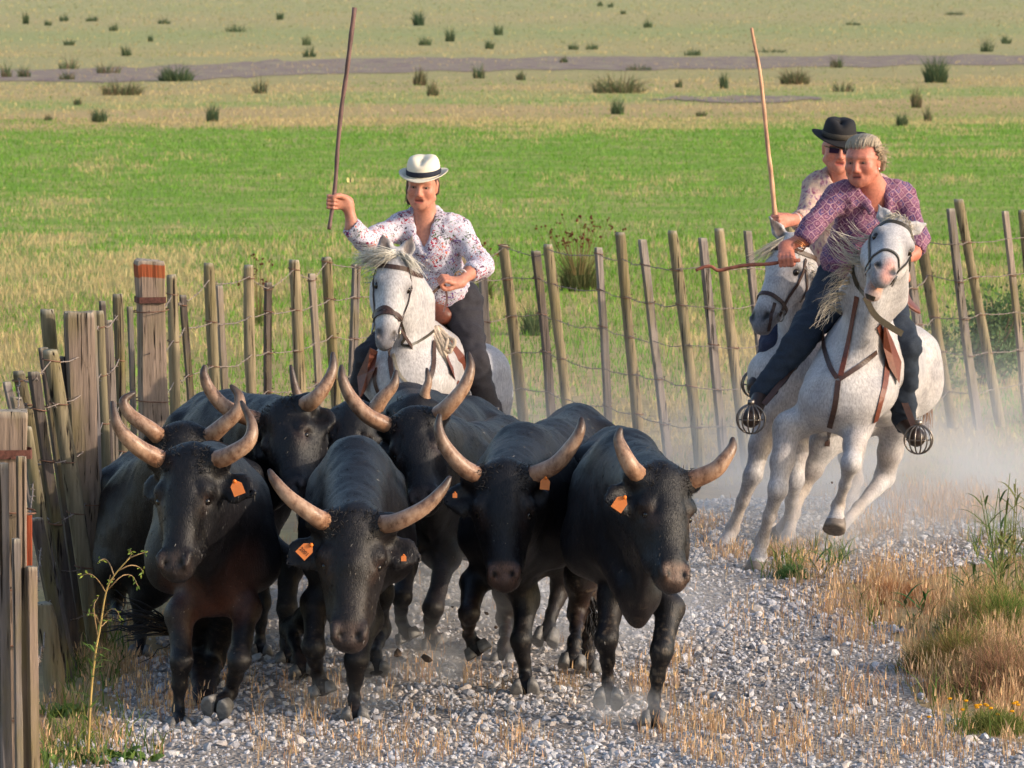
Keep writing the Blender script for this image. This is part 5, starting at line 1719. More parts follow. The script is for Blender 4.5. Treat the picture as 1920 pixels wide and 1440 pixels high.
def fist(B, c, t, w, u, s=1.0, rs=.012):
    """a hand closed round a rod at c along t; w from wrist to rod, u towards the knuckles"""
    t = nrm(t); w = nrm(w - t * np.dot(w, t)); u = np.cross(t, w) * (1 if np.dot(np.cross(t, w), u) > 0 else -1)
    dirn = lambda a: w * math.cos(math.radians(a)) + u * math.sin(math.radians(a))
    wrist = c - w * .095 * s + u * .008
    B.cone(wrist, c - w * .02 * s + u * .020 * s, .030 * s, .042 * s, .022 * s, .015 * s, side=t, k=.018)
    for i, (L, rr) in enumerate(((.94, .0088), (1.0, .0092), (.95, .0088), (.82, .0078))):
        off = t * (1.5 - i) * .0195 * s
        R = rs + .011 * s
        pts = [c + off * .9 - w * .022 * s + u * .028 * s, c + off + dirn(70) * (R + .012 * s * L), c + off + dirn(5) * (R + .008 * s * L), c + off + dirn(-62) * R, c + off + dirn(-118) * R * .95]
        B.chain(pts, [.0105 * s, rr * s * 1.08, rr * s, rr * s * .95, rr * s * .85], k=.005)
    b = wrist + w * .02 + t * .026 * s - u * .006
    B.chain([b, c - w * .024 * s + t * .036 * s - u * .016 * s, c - u * (rs + .012) + t * .034 * s, c + w * .016 * s - u * (rs + .008) + t * .024 * s], [.016 * s, .0125 * s, .0105 * s, .0088 * s], k=.008)
    return wrist

def hat(parent, H, r, o, n, s, crown_h, col, band, brim=.055, wid=1.0, name='hat', curl=.022, mat='felt', pinch=.018, tilt=0, lift=0.0, droop=.016):
    """brimmed hat: pinched crown, band, brim curled up at the sides; sits on the brow"""
    c0 = H(0, -.015, -.052 - lift)
    up = nrm(-n + o * .10 + r * tilt); f = nrm(o - up * np.dot(o, up)); rr = np.cross(f, up); rr = rr if np.dot(rr, r) > 0 else -rr
    na = 36; a = np.arange(na) * 2 * math.pi / na
    rx, ry = .084 * s * wid, .104 * s
    prof = [(1.00, 0.0), (1.00, .25), (.97, .5), (.91, .75), (.80, .92), (.55, 1.0), (.25, .97), (0.05, .94)]
    ringsV = []
    for k, hgt in prof:
        x, y = np.cos(a) * rx * k, np.sin(a) * ry * k
        z = np.full(na, hgt * crown_h)
        if hgt > .7:
            fr = np.clip(np.sin(a), 0, 1)
            x = x * (1 - .30 * fr * (hgt - .6))                      # front pinch
            z = z - pinch * np.exp(-(x / (.022)) ** 2) * (1 if hgt > .9 else .3) * (.4 + .6 * fr) - .010 * fr
        ringsV.append(c0 + rr * x[:, None] + f * y[:, None] + up * z[:, None])
    brimV = []
    for k in (0, .5, 1.0):
        e = brim * s * k
        x, y = np.cos(a) * (rx + e), np.sin(a) * (ry + e * .95)
        z = curl * k * k * np.abs(np.cos(a)) ** 1.5 - droop * k * np.clip(np.sin(a), 0, 1) - .006 * k
        brimV.append(c0 + rr * x[:, None] + f * y[:, None] + up * z[:, None])
    def sheet(rings):
        V = np.concatenate(rings); m = len(rings)
        i, j = np.meshgrid(np.arange(m - 1), np.arange(na), indexing='ij')
        return V, np.stack([i * na + j, i * na + (j + 1) % na, (i + 1) * na + (j + 1) % na, (i + 1) * na + j], -1).reshape(-1, 4)
    g = Geo()
    V, F = sheet(ringsV); V = np.concatenate([V, [V[-na:].mean(0)]])
    g.add(V, [F, np.array([[7 * na + j, 7 * na + (j + 1) % na, 8 * na] for j in range(na)])], col)
    top = brimV; bot = [v - up * .004 for v in brimV]
    V, F = sheet([bot[0]] + bot[1:] + top[::-1]); g.add(V, F, col)
    ho = link(name, g.mesh(name, MAT[mat]), parent)
    bandr = []
    for k, z in ((1.0, .004), (1.03, .006), (1.03, .030), (1.0, .032)):
        bandr.append(c0 + rr * (np.cos(a) * rx * k * 1.01)[:, None] + f * (np.sin(a) * ry * k * 1.01)[:, None] + up * z * s)
    V, F = sheet(bandr)
    link('hat_band', Geo().add(V, F, band).mesh('hat_band', MAT['denim']), ho)
    return ho

def folds(seed, amp=.006):
    def f(V):
        a = fbm(V * V3(10, 10, 15), seed, 2); b = fbm(V * V3(24, 24, 30), seed + 4, 2)
        return (1 - np.abs(a - .5) * 4) * amp * .8 + (b - .5) * amp
    return f

def person(label, Y, head, neck, sh, chest, waist, hip, elb, wri, hands, knees, ankles, toes, shirt, girth=1.0, skin=SKIN, group='riders herding the bulls', cuff=(.45, .45), denim=S(40, 42, 50), vneck=.10, boot=S(52, 40, 36), wide=1.0, open_mouth=False, sleeve=1.0, skull=0.0):
    A = lambda q: P(q[0], q[1], Y + q[2])
    Hc = A(head['c']); r, o, n = face_axes(head['yaw'], head['pitch'], head['roll']); s = head['s']
    # c is the point midway between the eyes on the face's surface
    Hc = Hc - o * .078 * s
    H = lambda a, b, c: Hc + s * (r * a + o * b + n * c)
    N, SHL, SHR, CH, WA, HI = A(neck), A(sh[0]), A(sh[1]), A(chest), A(waist), A(hip)
    E, Wr, K, An, To = [A(q) for q in elb], [A(q) for q in wri], [A(q) for q in knees], [A(q) for q in ankles], [A(q) for q in toes]
    root = thing('person', label, 'person', (HI[0], HI[1], HI[2] - .1), group)
    side = nrm(SHR - SHL); fw = nrm(np.cross(side, nrm(CH - WA))); fw = fw if fw[1] < 0 else -fw
    # skin: head, neck and upper chest; each arm ends in a closed hand
    parts = []
    B = Body(.0042 * s)
    face_body(B, H, r, o, n, s, skin, wide, open_mouth, skull)
    B.cone(H(0, -.030, .05), lerp(N, CH, .10) - fw * .01, .054 * s * wide, .062 * s * wide, k=.03)
    B.cone(lerp(N, CH, .12) + fw * .015, lerp(N, CH, .75) + fw * .035, .07 * girth, .075 * girth, .05, .06, side=side, k=.04)
    parts.append(B.build(skin))
    for i in (0, 1):
        hd = hands[i]
        if hd is None:
            continue
        B = Body(.0042)
        c = A(hd['c']); t = nrm(V3(*hd['t'])); w = c - Wr[i]; u = V3(*hd['u'])
        wrist = fist(B, c, t, w, u, hd.get('s', 1.0), hd.get('rs', .012))
        B.cone(E[i], lerp(E[i], Wr[i], .45), .036 * sleeve, .037 * sleeve, k=.03)
        B.cone(lerp(E[i], Wr[i], .45), wrist, .036 * sleeve, .025, k=.03)
        for p_ in (c,):
            B.paint(p_ - t * .03, p_ + t * .03, .03, skin * V3(1.0, .82, .78), .04, .5)
        parts.append(B.build(skin))
    g = Geo()
    for V, F, C in parts:
        g.add(V, F, C)
    # hidden torso and legs under the clothes
    B = Body(.02)
    B.cone(CH, WA, .12 * girth, .11 * girth, .085, .085, side=side, k=.05).cone(WA, HI, .11 * girth, .12 * girth, .085, .09, side=side, k=.05)
    B.cone(SHL, SHR, .045, k=.04)
    for i in (0, 1):
        B.cone((SHL, SHR)[i], E[i], .042, .036, k=.03)
        B.cone(HI + side * (.08 if i else -.08), K[i], .07, .045, k=.04).cone(K[i], An[i], .045, .033, k=.04)
    g.add(*B.build(skin))
    link('body', g.mesh('person_body', MAT['skin']), root)
    eyes_of(root, H, s)
    # shirt
    B = Body(.0085)
    B.cone(CH, WA, .158 * girth, .140 * girth, .112 * girth, .112 * girth, side=side, k=.06)
    B.cone(WA, HI, .140 * girth, .168 * girth, .112 * girth, .128 * girth, side=side, k=.06)
    B.cone(lerp(SHL, N, .30), lerp(SHR, N, .30), .072 * girth, side=fw, k=.05)
    for i in (0, 1):
        a = (SHL, SHR)[i]
        B.cone(lerp(N, a, .35) - Z * .015, a, .058, .060 * sleeve, k=.05)
        B.cone(a, E[i], .062 * sleeve, .051 * sleeve, k=.04)
        ce = lerp(E[i], Wr[i], cuff[i])
        B.cone(E[i], ce, .051 * sleeve, .048 * sleeve, k=.03)
        d = nrm(Wr[i] - E[i])
        B.cone(ce - d * .035, ce, .051 * sleeve, .054 * sleeve, k=.008)
        B.cone(ce - d * .005, ce + d * .08, .0415 * sleeve, .040 * sleeve, k=.004, sub=True)
    # collar and open neck
    nk = lerp(N, H(0, -.03, .07), .25)
    for sd in (-1, 1):
        B.cone(nk + side * sd * .062 * girth - fw * .03, nk + side * sd * .072 * girth + fw * .045 - Z * .03, .018, .016, .032, .030, side=fw, k=.015)
        B.cone(nk + side * sd * .070 * girth + fw * .05 - Z * .03, nk + side * sd * .045 + fw * .10 - Z * .10, .014, .010, .026, .018, side=fw, k=.015)
    B.cone(nk - fw * .055 - side * .05, nk - fw * .055 + side * .05, .022, k=.02)
    B.cone(H(0, -.02, .08) + fw * .01, lerp(N, CH, .25) + fw * .05, .058 * wide * s, .052, k=.012, sub=True)
    B.cone(lerp(N, CH, .1) + fw * .11, lerp(N, CH, .1 + vneck * 6) + fw * .14, .042, .008, .05, .03, side=side, k=.012, sub=True)
    V, F, C = B.build((1, 1, 1), folds(int(abs(N[0] * 100)) % 50, .011))
    so = link('shirt', mesh_from('shirt', V, F, MAT[shirt]), root)
    # buttons down the placket
    bv = bvh_of(V, F)
    for k in np.linspace(.55, .95, 3):
        c = lerp(N, CH, .2 + k) if k < .8 else lerp(CH, WA, k - .8 + .15)
        hh = bv.ray_cast(Vector(c + fw * .5), Vector(-fw), .6)
        if hh[0] is not None:
            Vb, Fb = sphere(np.array(hh[0]), (.006, .003, .006), 8, 5)
            link('button', Geo().add(Vb, Fb, S(224, 214, 206)).mesh('button', MAT['plastic']), so)
    # trousers and boots
    B = Body(.011)
    B.cone(HI - side * .07 * girth, HI + side * .07 * girth, .125 * girth, k=.05)
    for i in (0, 1):
        B.cone(HI + side * (.09 if i else -.09) * girth, K[i], .105 * girth, .070, k=.05)
        B.cone(K[i], An[i], .070, .058, k=.03)
    V, F, C = B.build(denim, folds(9, .015))
    link('trousers', mesh_from('trousers', V, F, MAT['denim'], C), root)
    for i in (0, 1):
        B = Body(.009)
        B.cone(lerp(K[i], An[i], .95), An[i], .042, .040, k=.02)
        B.cone(An[i], To[i], .044, .046, k=.03)
        B.ball(To[i], .050, k=.02)
        V, F, C = B.build(boot)
        link('boot', mesh_from('boot', V, F, MAT['leather'], C), root)
    return dict(root=root, H=H, r=r, o=o, n=n, s=s, A=A, E=E, Wr=Wr)

def bangle(q, i, f, R, w, col, mat='plastic'):
    a = lerp(q['E'][i], q['Wr'][i], f); d = nrm(q['Wr'][i] - q['E'][i])
    u = nrm(np.cross(d, V3(0, 1, .3))); v = np.cross(d, u)
    pts = [a + (u * math.cos(x) + v * math.sin(x)) * R for x in np.linspace(0, 2 * math.pi, 21)]
    link('bracelet', Geo().add(*tube(pts, w, 6, caps=False), col).mesh('bracelet', MAT[mat]), q['root'])

def hair_part(q, add, col, strands_=(), disp=.004):
    B = Body(.0055)
    add(B)
    V, F, C = B.build(col, lambda V: (fbm(V * V3(60, 60, 18), 3, 2) - .5) * disp * 2)
    g = Geo().add(V, F, C)
    for ro, ti, n, w in strands_:
        strands(g, ro, ti, n, w, col, var=.35, sag=.006, wav=.006)
    return link('hair', g.mesh('hair', MAT['hair']), q['root'])

# rider with the straw hat
Y1 = 28.95
p1 = person('rider in a floral white shirt and straw hat raising a long dark stick', Y1, dict(c=(787, 352, -.16), yaw=-10, pitch=6, roll=4, s=1.05),
            (797, 412, .0), [(745, 428, .02), (862, 434, -.02)], (806, 470, .0), (822, 528, .08), (834, 566, .16), [(684, 452, -.22), (906, 500, -.12)], [(634, 398, -.30), (856, 522, -.30)],
            [dict(c=(625, 379, -.32), t=(.08, .02, 1), u=(-1, -.6, 0), s=1.05), dict(c=(832, 530, -.38), t=(.3, -.75, -.45), u=(-.3, -.6, .9), rs=.008)],
            [(692, 670, -.10), (888, 676, -.08)], [(672, 765, .0), (922, 780, .0)], [(670, 790, -.20), (930, 802, -.18)], 'shirt_floral', girth=.98, cuff=(.42, .40), open_mouth=True, skin=np.array(S(188, 128, 106)), vneck=.085, denim=S(46, 44, 50), skull=.028)
hat(p1['root'], p1['H'], p1['r'], p1['o'], p1['n'], 1.05, .100, S(226, 216, 194), S(34, 38, 52), brim=.040, wid=1.04, curl=.026, tilt=-.07, lift=.006, droop=.004)
H = p1['H']
hair_part(p1, lambda B: [B.cone(H(0, -.035, -.03), H(0, -.04, .02), .078, .076, .080, .078, side=p1['r'], k=.02), B.cone(H(-.070, -.02, -.01), H(-.066, -.03, .088), .022, .024, k=.02), B.cone(H(.068, -.025, -.02), H(.066, -.04, .03), .016, .016, k=.02),
                         B.cone(H(-.066, .01, -.04), H(-.070, .005, .02), .014, .012, k=.015), B.cone(H(.062, .015, -.045), H(.069, .01, -.008), .012, .010, k=.015)],
          S(70, 46, 38), [([H(-.07, .0, -.02), H(-.06, -.05, -.02)], [H(-.075, .0, .11), H(-.06, -.05, .12)], 60, .0018)])
bangle(p1, 1, .78, .034, .006, S(226, 206, 196)); bangle(p1, 1, .90, .031, .0025, S(214, 160, 84), 'metal')
sp = spline(PX([(617, 430, -.36), (621, 404, -.34), (625, 379, -.32), (630, 330, -.30), (633, 280, -.29), (640, 205, -.28), (648, 150, -.28), (652, 120, -.28), (658, 70, -.28), (665, 14, -.28)], Y1), 40)
tag(link('wooden_stick', Geo().add(*tube(sp, np.linspace(.0105, .0130, 40) * (1 + .08 * np.sin(np.arange(40) * 1.3)), 8), S(112, 84, 78)).mesh('wooden_stick', MAT['bark']), None, sp[10]),
    'long dark brown stick held upright by the straw-hatted rider', 'stick', 'herding sticks')
rn = spline(PX([(832, 530, -.38), (815, 546, -.42), (800, 556, -.5), (770, 560, -.62)], Y1), 12)
link('rein_end', Geo().add(*ribbon(rn, .016, V3(0, 0, 1)), DARKL).mesh('rein_end', MAT['leather'], smooth=False), p1['root'])
rn = spline(PX([(834, 534, -.38), (838, 560, -.36), (832, 585, -.36)], Y1), 10)
link('rein_end', Geo().add(*ribbon(rn, .012, V3(1, 0, 0)), S(120, 92, 88)).mesh('rein_end', MAT['leather'], smooth=False), p1['root'])

# rear rider in the black hat
Y2 = 30.1
p2 = person('rider in a pale print shirt, sunglasses and black hat behind the grey-haired rider', Y2, dict(c=(1576, 282, -.16), yaw=4, pitch=4, roll=4, s=1.08),
            (1580, 332, .0), [(1528, 352, .0), (1648, 352, .0)], (1580, 400, .0), (1570, 470, .05), (1566, 530, .1), [(1510, 412, -.20), (1660, 430, -.1)], [(1478, 412, -.34), (1640, 480, -.3)],
            [dict(c=(1456, 416, -.40), t=(-.10, .02, 1), u=(-.2, -1, 0), s=1.05), None],
            [(1452, 640, -.25), (1640, 650, -.2)], [(1428, 716, -.1), (1650, 740, 0)], [(1418, 722, -.3), (1650, 750, -.2)], 'shirt_pale', girth=1.08, cuff=(.35, .4), skin=np.array(S(188, 124, 106)), denim=S(44, 50, 74), wide=1.08, open_mouth=True, vneck=.08, skull=.028)
hat(p2['root'], p2['H'], p2['r'], p2['o'], p2['n'], 1.08, .108, S(30, 29, 32), S(70, 64, 56), brim=.058, wid=1.04, curl=.034, tilt=.0, lift=.008)
H = p2['H']
g = Geo()
for sd in (-1, 1):
    V, F = box((0, 0, 0), (.052, .004, .030)); V = np.array([H(.034 * sd, .092, .000) + p2['r'] * v[0] * 1.08 + p2['n'] * v[2] * 1.08 + p2['o'] * (v[1] - abs(v[0] + .03 * sd) * .12) for v in V]); g.add(V, F, S(36, 26, 46))
    g.add(*tube([H(.060 * sd, .086, -.012), H(.078 * sd, .02, -.012)], .0035, 5), (.01, .01, .01))
g.add(*tube([H(-.060, .090, -.016), H(-.01, .100, -.014), H(.01, .100, -.014), H(.060, .090, -.016)], .0035, 5), (.01, .01, .01))
link('sunglasses', g.mesh('sunglasses', MAT['eye'], smooth=False), p2['root'])
hair_part(p2, lambda B: [B.cone(H(-.068, -.01, -.03), H(-.070, -.01, .01), .012, .009, k=.015), B.cone(H(0, -.05, -.03), H(0, -.06, .03), .066, .060, k=.02)], S(170, 160, 150))
bangle(p2, 0, .62, .036, .006, S(216, 190, 180))
sp = spline(PX([(1456, 420, -.40), (1452, 392, -.39), (1446, 330, -.38), (1440, 280, -.37), (1432, 200, -.36), (1424, 130, -.36), (1414, 80, -.36), (1409, 52, -.36)], Y2), 36)
tag(link('wooden_stick', Geo().add(*tube(sp, np.linspace(.0150, .0085, 36) * (1 + .06 * np.sin(np.arange(36) * 1.7)), 8), S(208, 158, 124)).mesh('wooden_stick', MAT['bark']), None, sp[0]),
    'long pale peeled stick held upright by the rider in the black hat', 'stick', 'herding sticks')

# grey-haired rider at the front right
Y3 = 28.95
p3 = person('grey-haired rider in a purple lattice shirt holding a short crooked stick out sideways', Y3, dict(c=(1606, 306, -.22), yaw=-26, pitch=6, roll=-2, s=1.10),
            (1640, 354, -.05), [(1566, 374, -.10), (1694, 372, .04)], (1626, 420, .02), (1600, 488, .10), (1606, 530, .16), [(1522, 425, -.22), (1722, 446, -.10)], [(1490, 472, -.30), (1700, 510, -.30)],
            [dict(c=(1474, 490, -.34), t=(1, -.1, .12), u=(-.3, -.7, .8), s=1.08), dict(c=(1690, 522, -.36), t=(-.6, -.5, .3), u=(-.3, -.8, .5), rs=.008)],
            [(1492, 650, -.20), (1700, 650, -.16)], [(1428, 738, -.22), (1694, 792, .0)], [(1408, 784, -.40), (1718, 820, -.18)], 'shirt_lattice', girth=1.16, cuff=(.42, .25), skin=np.array(S(188, 118, 98)), denim=S(34, 44, 58), wide=1.13, vneck=.085, sleeve=1.05, skull=.018)
H = p3['H']
def swept_hair(q, c, rad, col, n, th0=16, th1=150, w=.0030):
    """short hair combed back over the skull, lock by lock"""
    H = q['H']; g = Geo()
    cap = lambda a, b, d: H(c[0] + a, c[1] + b, c[2] + d)
    for _ in range(n):
        ph = math.radians(RNG.uniform(-84, 84)); lift = RNG.uniform(.98, 1.06)
        t0 = th0 + abs(math.sin(ph)) ** 2 * RNG.uniform(4, 16) - (14 if abs(ph) > 1.1 else 0)
        th = np.radians(np.linspace(t0 + RNG.uniform(0, 70), th1 + RNG.uniform(-40, 10), 9))
        wob = np.sin(np.linspace(0, 5, 9) + RNG.uniform(0, 6)) * .05 * RNG.uniform(.2, 1)
        pts = np.array([cap(rad[0] * lift * math.sin(ph + o_), rad[1] * lift * math.cos(ph + o_) * math.cos(t), -rad[2] * lift * math.cos(ph * .8 + o_) * math.sin(t)) for t, o_ in zip(th, wob)])
        pts[0] = pts[0] * .5 + cap(0, 0, 0) * .02 + pts[0] * .48
        V, F = tube(pts, w * np.array([.3, .8, 1, 1, 1, 1, .9, .7, .3]), 3, caps=False)
        g.add(V, F, np.asarray(col) * RNG.uniform(.72, 1.12))
    link('hair_locks', g.mesh('hair_locks', MAT['hair']), q['root'])

hair_part(p3, lambda B: [B.cone(H(0, -.030, -.046), H(0, -.050, .0), .082, .086, .092, .092, side=p3['r'], k=.02), B.cone(H(.078, -.015, -.055), H(.086, -.045, .0), .020, .016, k=.02), B.cone(H(.088, -.05, .0), H(.08, -.06, .05), .018, .014, k=.02), B.cone(H(.03, -.06, .04), H(.05, -.06, .08), .03, .02, k=.02)], S(138, 122, 104))
g = Geo()
strands(g, [H(.080, .012, -.06), H(.088, -.005, -.01)], [H(.095, -.09, -.05), H(.090, -.085, .045)], 160, .0030, S(170, 152, 130), var=.4, sag=.0, wav=.008)
link('side_hair', g.mesh('side_hair', MAT['hair']), p3['root'])
swept_hair(p3, (0, -.026, -.040), (.086, .098, .086), S(182, 166, 144), 900, w=.0024)
V, F = sphere(H(.084, .0, .040), .0065, 8, 6)
link('earring', Geo().add(V, F, S(236, 226, 216)).mesh('earring', MAT['plastic']), p3['root'])
for f, w in ((.70, .0028), (.76, .0025), (.81, .0028)):
    bangle(p3, 0, f, .036, w, S(196, 140, 96), 'metal')
sp = spline(PX([(1500, 488, -.33), (1474, 490, -.34), (1440, 495, -.35), (1400, 497, -.36), (1366, 503, -.36), (1346, 507, -.36), (1334, 500, -.36), (1322, 500, -.36), (1304, 507, -.36)], Y3), 34)
tag(link('wooden_stick', Geo().add(*tube(sp, np.linspace(.0105, .0085, 34) * (1 + .08 * np.sin(np.arange(34) * 1.9)), 8), S(150, 88, 68)).mesh('wooden_stick', MAT['bark']), None, sp[4]),
    'short reddish crooked stick held out sideways by the grey-haired rider', 'stick', 'herding sticks')
# ---------------------------------------------------------------- plants one can pick out
def rush_tuft(label, px, pyb, wpx, hpx, cols, n=None, spread=.55, group=None, name='rush_tuft', cat='grass tuft', heads=None, width=1.1):
    b = G(px, pyb); s = F_PX / b[1]
    w, h = wpx / s, hpx / s * (1.25 if pyb < 240 else 1.0)
    n = n or int(np.clip(wpx * hpx * .12, 40, 320))
    rr = np.sqrt(RNG.uniform(0, 1, n)) * w * .30; an = RNG.uniform(0, 2 * math.pi, n)
    pos = np.c_[b[0] + np.cos(an) * rr, b[1] + np.sin(an) * rr, np.zeros(n)]
    hh = h * RNG.uniform(.35, 1.05, n) * (1 - .6 * (rr / (w * .3 + 1e-6)) ** 2)
    c = np.asarray(cols)[RNG.integers(0, len(cols), n)] * RNG.uniform(.7, 1.25, (n, 1))
    lean = (w / h) * RNG.uniform(.0, 1.0, n) * spread
    V, F, C = blades(pos, hh, np.maximum(width * 1.4 / s, .003) * RNG.uniform(.7, 1.3, n), lean, c * .75, c, yaw=an + RNG.normal(0, .5, n), segs=2, curl=.8)
    g = Geo().add(V, F, C)
    if heads:
        m = heads[0]
        for _ in range(m):
            hx, hz = RNG.normal(0, w * .33), h * RNG.uniform(.80, heads[2])
            o = V3(b[0] + hx, b[1] + RNG.normal(0, w * .2), hz)
            g.add(*tube([V3(b[0] + hx * .3, o[1], h * .3), o], [.004, .002], 3, caps=False), S(140, 120, 80))
            for _k in range(3):
                vs, fs = sphere(o + RNG.normal(0, .012, 3), RNG.uniform(.006, .014, 3), 5, 4); g.add(vs, fs, np.asarray(heads[1]) * RNG.uniform(.7, 1.2))
    me = g.mesh(name, MAT['grass'], smooth=False)
    return tag(link(name, me, None, (b[0], b[1], 0)), label, cat, group)

DK, OL, BR, TN = S(80, 102, 74), S(108, 120, 82), S(138, 120, 94), S(160, 140, 96)
named = [
    ('largest dark round rush tuft at the right, just below the mud strip', 1755, 155, 60, 46, [DK, DK, OL]),
    ('low wide brownish rush patch right of the pole-tip, below the mud strip', 1160, 174, 140, 36, [OL, BR, OL]),
    ('wide low brown tuft below the mud strip, right of the pale stick', 1490, 158, 76, 28, [BR, OL]),
    ('broadest dark rush tuft left of the dark stick, standing at the mud strip', 330, 152, 90, 30, [DK, OL]),
    ('broad brown tuft at the left in the tan band under the mud strip', 230, 178, 110, 28, [BR, OL]),
    ('round dark rush tuft right of the dark stick tip, high in the far pasture', 785, 48, 30, 24, [DK, DK]),
    ('solitary rush tuft at the lower edge of the tan band, mid picture', 1158, 214, 34, 26, [DK, OL]),
    ('spiky rush tuft at the green edge between the left border and the dark stick', 398, 228, 32, 30, [DK, OL]),
    ('low bluish rush tuft at the green edge near the left border', 187, 229, 40, 26, [DK, OL]),
    ('rush tuft at the top edge of the green meadow, right of the black hat', 1692, 236, 30, 24, [DK, OL]),
    ('rush tuft with dry tops in the tan band near the right border', 1718, 202, 28, 32, [OL, BR]),
    ('small upright rush tuft right of the pale stick in the tan band', 1358, 166, 22, 28, [DK, OL]),
    ('twin rush tuft just below the mud strip, right of the dark stick', 787, 160, 34, 28, [OL, BR]),
    ('brown rush tuft touching the twin tuft right of the dark stick', 812, 180, 30, 26, [BR, OL])]
for lb, x, y, w, h, cs in named:
    rush_tuft(lb, x, y, w * 1.15, h * 1.25, cs, group='rush tufts scattered over the far pasture')
FAR_TUFTS = [(48, 45, 16, 20), (90, 48, 16, 10), (120, 40, 20, 12), (172, 40, 30, 10), (525, 37, 16, 14), (442, 60, 46, 16), (308, 45, 30, 10), (575, 85, 20, 16), (580, 107, 32, 18), (237, 105, 24, 18), (213, 58, 20, 12), (282, 78, 12, 12), (130, 85, 26, 12), (843, 78, 22, 26), (797, 85, 30, 16), (935, 66, 22, 18), (918, 92, 22, 14), (1057, 118, 20, 12), (1215, 52, 20, 14), (1125, 12, 12, 8), (1145, 14, 12, 8), (1168, 27, 12, 8), (1075, 93, 24, 12), (1110, 93, 30, 12), (1298, 104, 40, 16), (1600, 47, 34, 8), (1440, 98, 90, 10), (1790, 28, 50, 8), (1850, 97, 30, 20), (1887, 82, 22, 14), (12, 145, 24, 24), (45, 145, 34, 20), (128, 130, 50, 22), (125, 150, 40, 16), (203, 138, 60, 22), (145, 197, 18, 12), (90, 226, 18, 10), (487, 175, 34, 28), (898, 147, 28, 26), (977, 150, 22, 16), (1198, 132, 60, 14), (1273, 164, 18, 14), (1580, 172, 50, 20), (1568, 127, 30, 20), (1740, 228, 20, 24), (1315, 218, 24, 10)]
HREF = ((70, 'at the left border'), (110, 'above the middle thick post'), (160, 'left of the corner post'), (220, 'nearly above the corner post'), (260, 'just left above the corner post'), (300, 'right above the corner post'), (400, 'right of the corner post'), (480, 'halfway from corner post to dark stick'), (560, 'well left of the dark stick'), (640, 'just left of the dark stick'),
        (760, 'just right of the dark stick'), (820, 'straight above the straw hat'), (880, 'slightly right of the straw hat'), (925, 'above the raised left stakes'), (1000, 'right of the straw hat'), (1090, 'mid picture, left part'), (1135, 'mid picture'), (1160, 'mid picture, second of a row'), (1205, 'mid picture, right part'), (1250, 'midway between both sticks'),
        (1285, 'left of the pale stick'), (1330, 'close left of the pale stick'), (1400, 'touching the pale stick'), (1540, 'right of the pale stick'), (1575, 'left of the black hat'), (1660, 'above the black hat'), (1760, 'right of the black hat'), (1820, 'well right of the black hat'), (1870, 'near the right border'), (1930, 'nearest the right border'))
VREF = ((35, 'at the top edge'), (70, 'high in the far pasture'), (102, 'just beyond the mud strip'), (160, 'beside the mud strip'), (205, 'in the tan band'), (300, 'at the green meadow edge'))
seen = set()
for x, y, w, h in FAR_TUFTS:
    kind = 'broad low' if w >= 38 else 'upright' if h >= w else 'tiny' if w < 16 else 'low' if h * 2 <= w else 'small round'
    lb = '%s rush tuft %s, %s' % (kind, next(t for m, t in VREF if y < m), next(t for m, t in HREF if x < m))
    if lb in seen:
        lb = lb.replace('rush tuft', 'second rush tuft')
    seen.add(lb)
    rush_tuft(lb, x, y, w * 1.3, h * 1.35, [DK, OL] if y < 110 else [OL, BR, DK], n=70, group='rush tufts scattered over the far pasture')

rush_tuft('tall rush clump with dark red seed heads behind the fence', 1085, 545, 110, 105, [S(86, 104, 62), S(112, 112, 74), S(96, 100, 60)], n=420, spread=.7, heads=(46, S(112, 52, 40), 1.35))
rush_tuft('green rush clump behind the two close stakes beside the straw-hatted rider', 1005, 628, 84, 85, [S(84, 108, 66), S(110, 122, 80)], n=320, spread=.8)
rush_tuft('loose rush clump behind the fence on the left, with dark red seed heads above', 485, 610, 70, 70, [S(104, 124, 66), S(128, 134, 80)], n=160, spread=.8, heads=(10, S(104, 52, 44), 1.9))
rush_tuft('sparse rush clump half hidden behind the straw-hatted rider', 905, 560, 60, 70, [S(104, 112, 62), S(128, 124, 80)], n=120, spread=.8, heads=(12, S(112, 52, 40), 1.5))

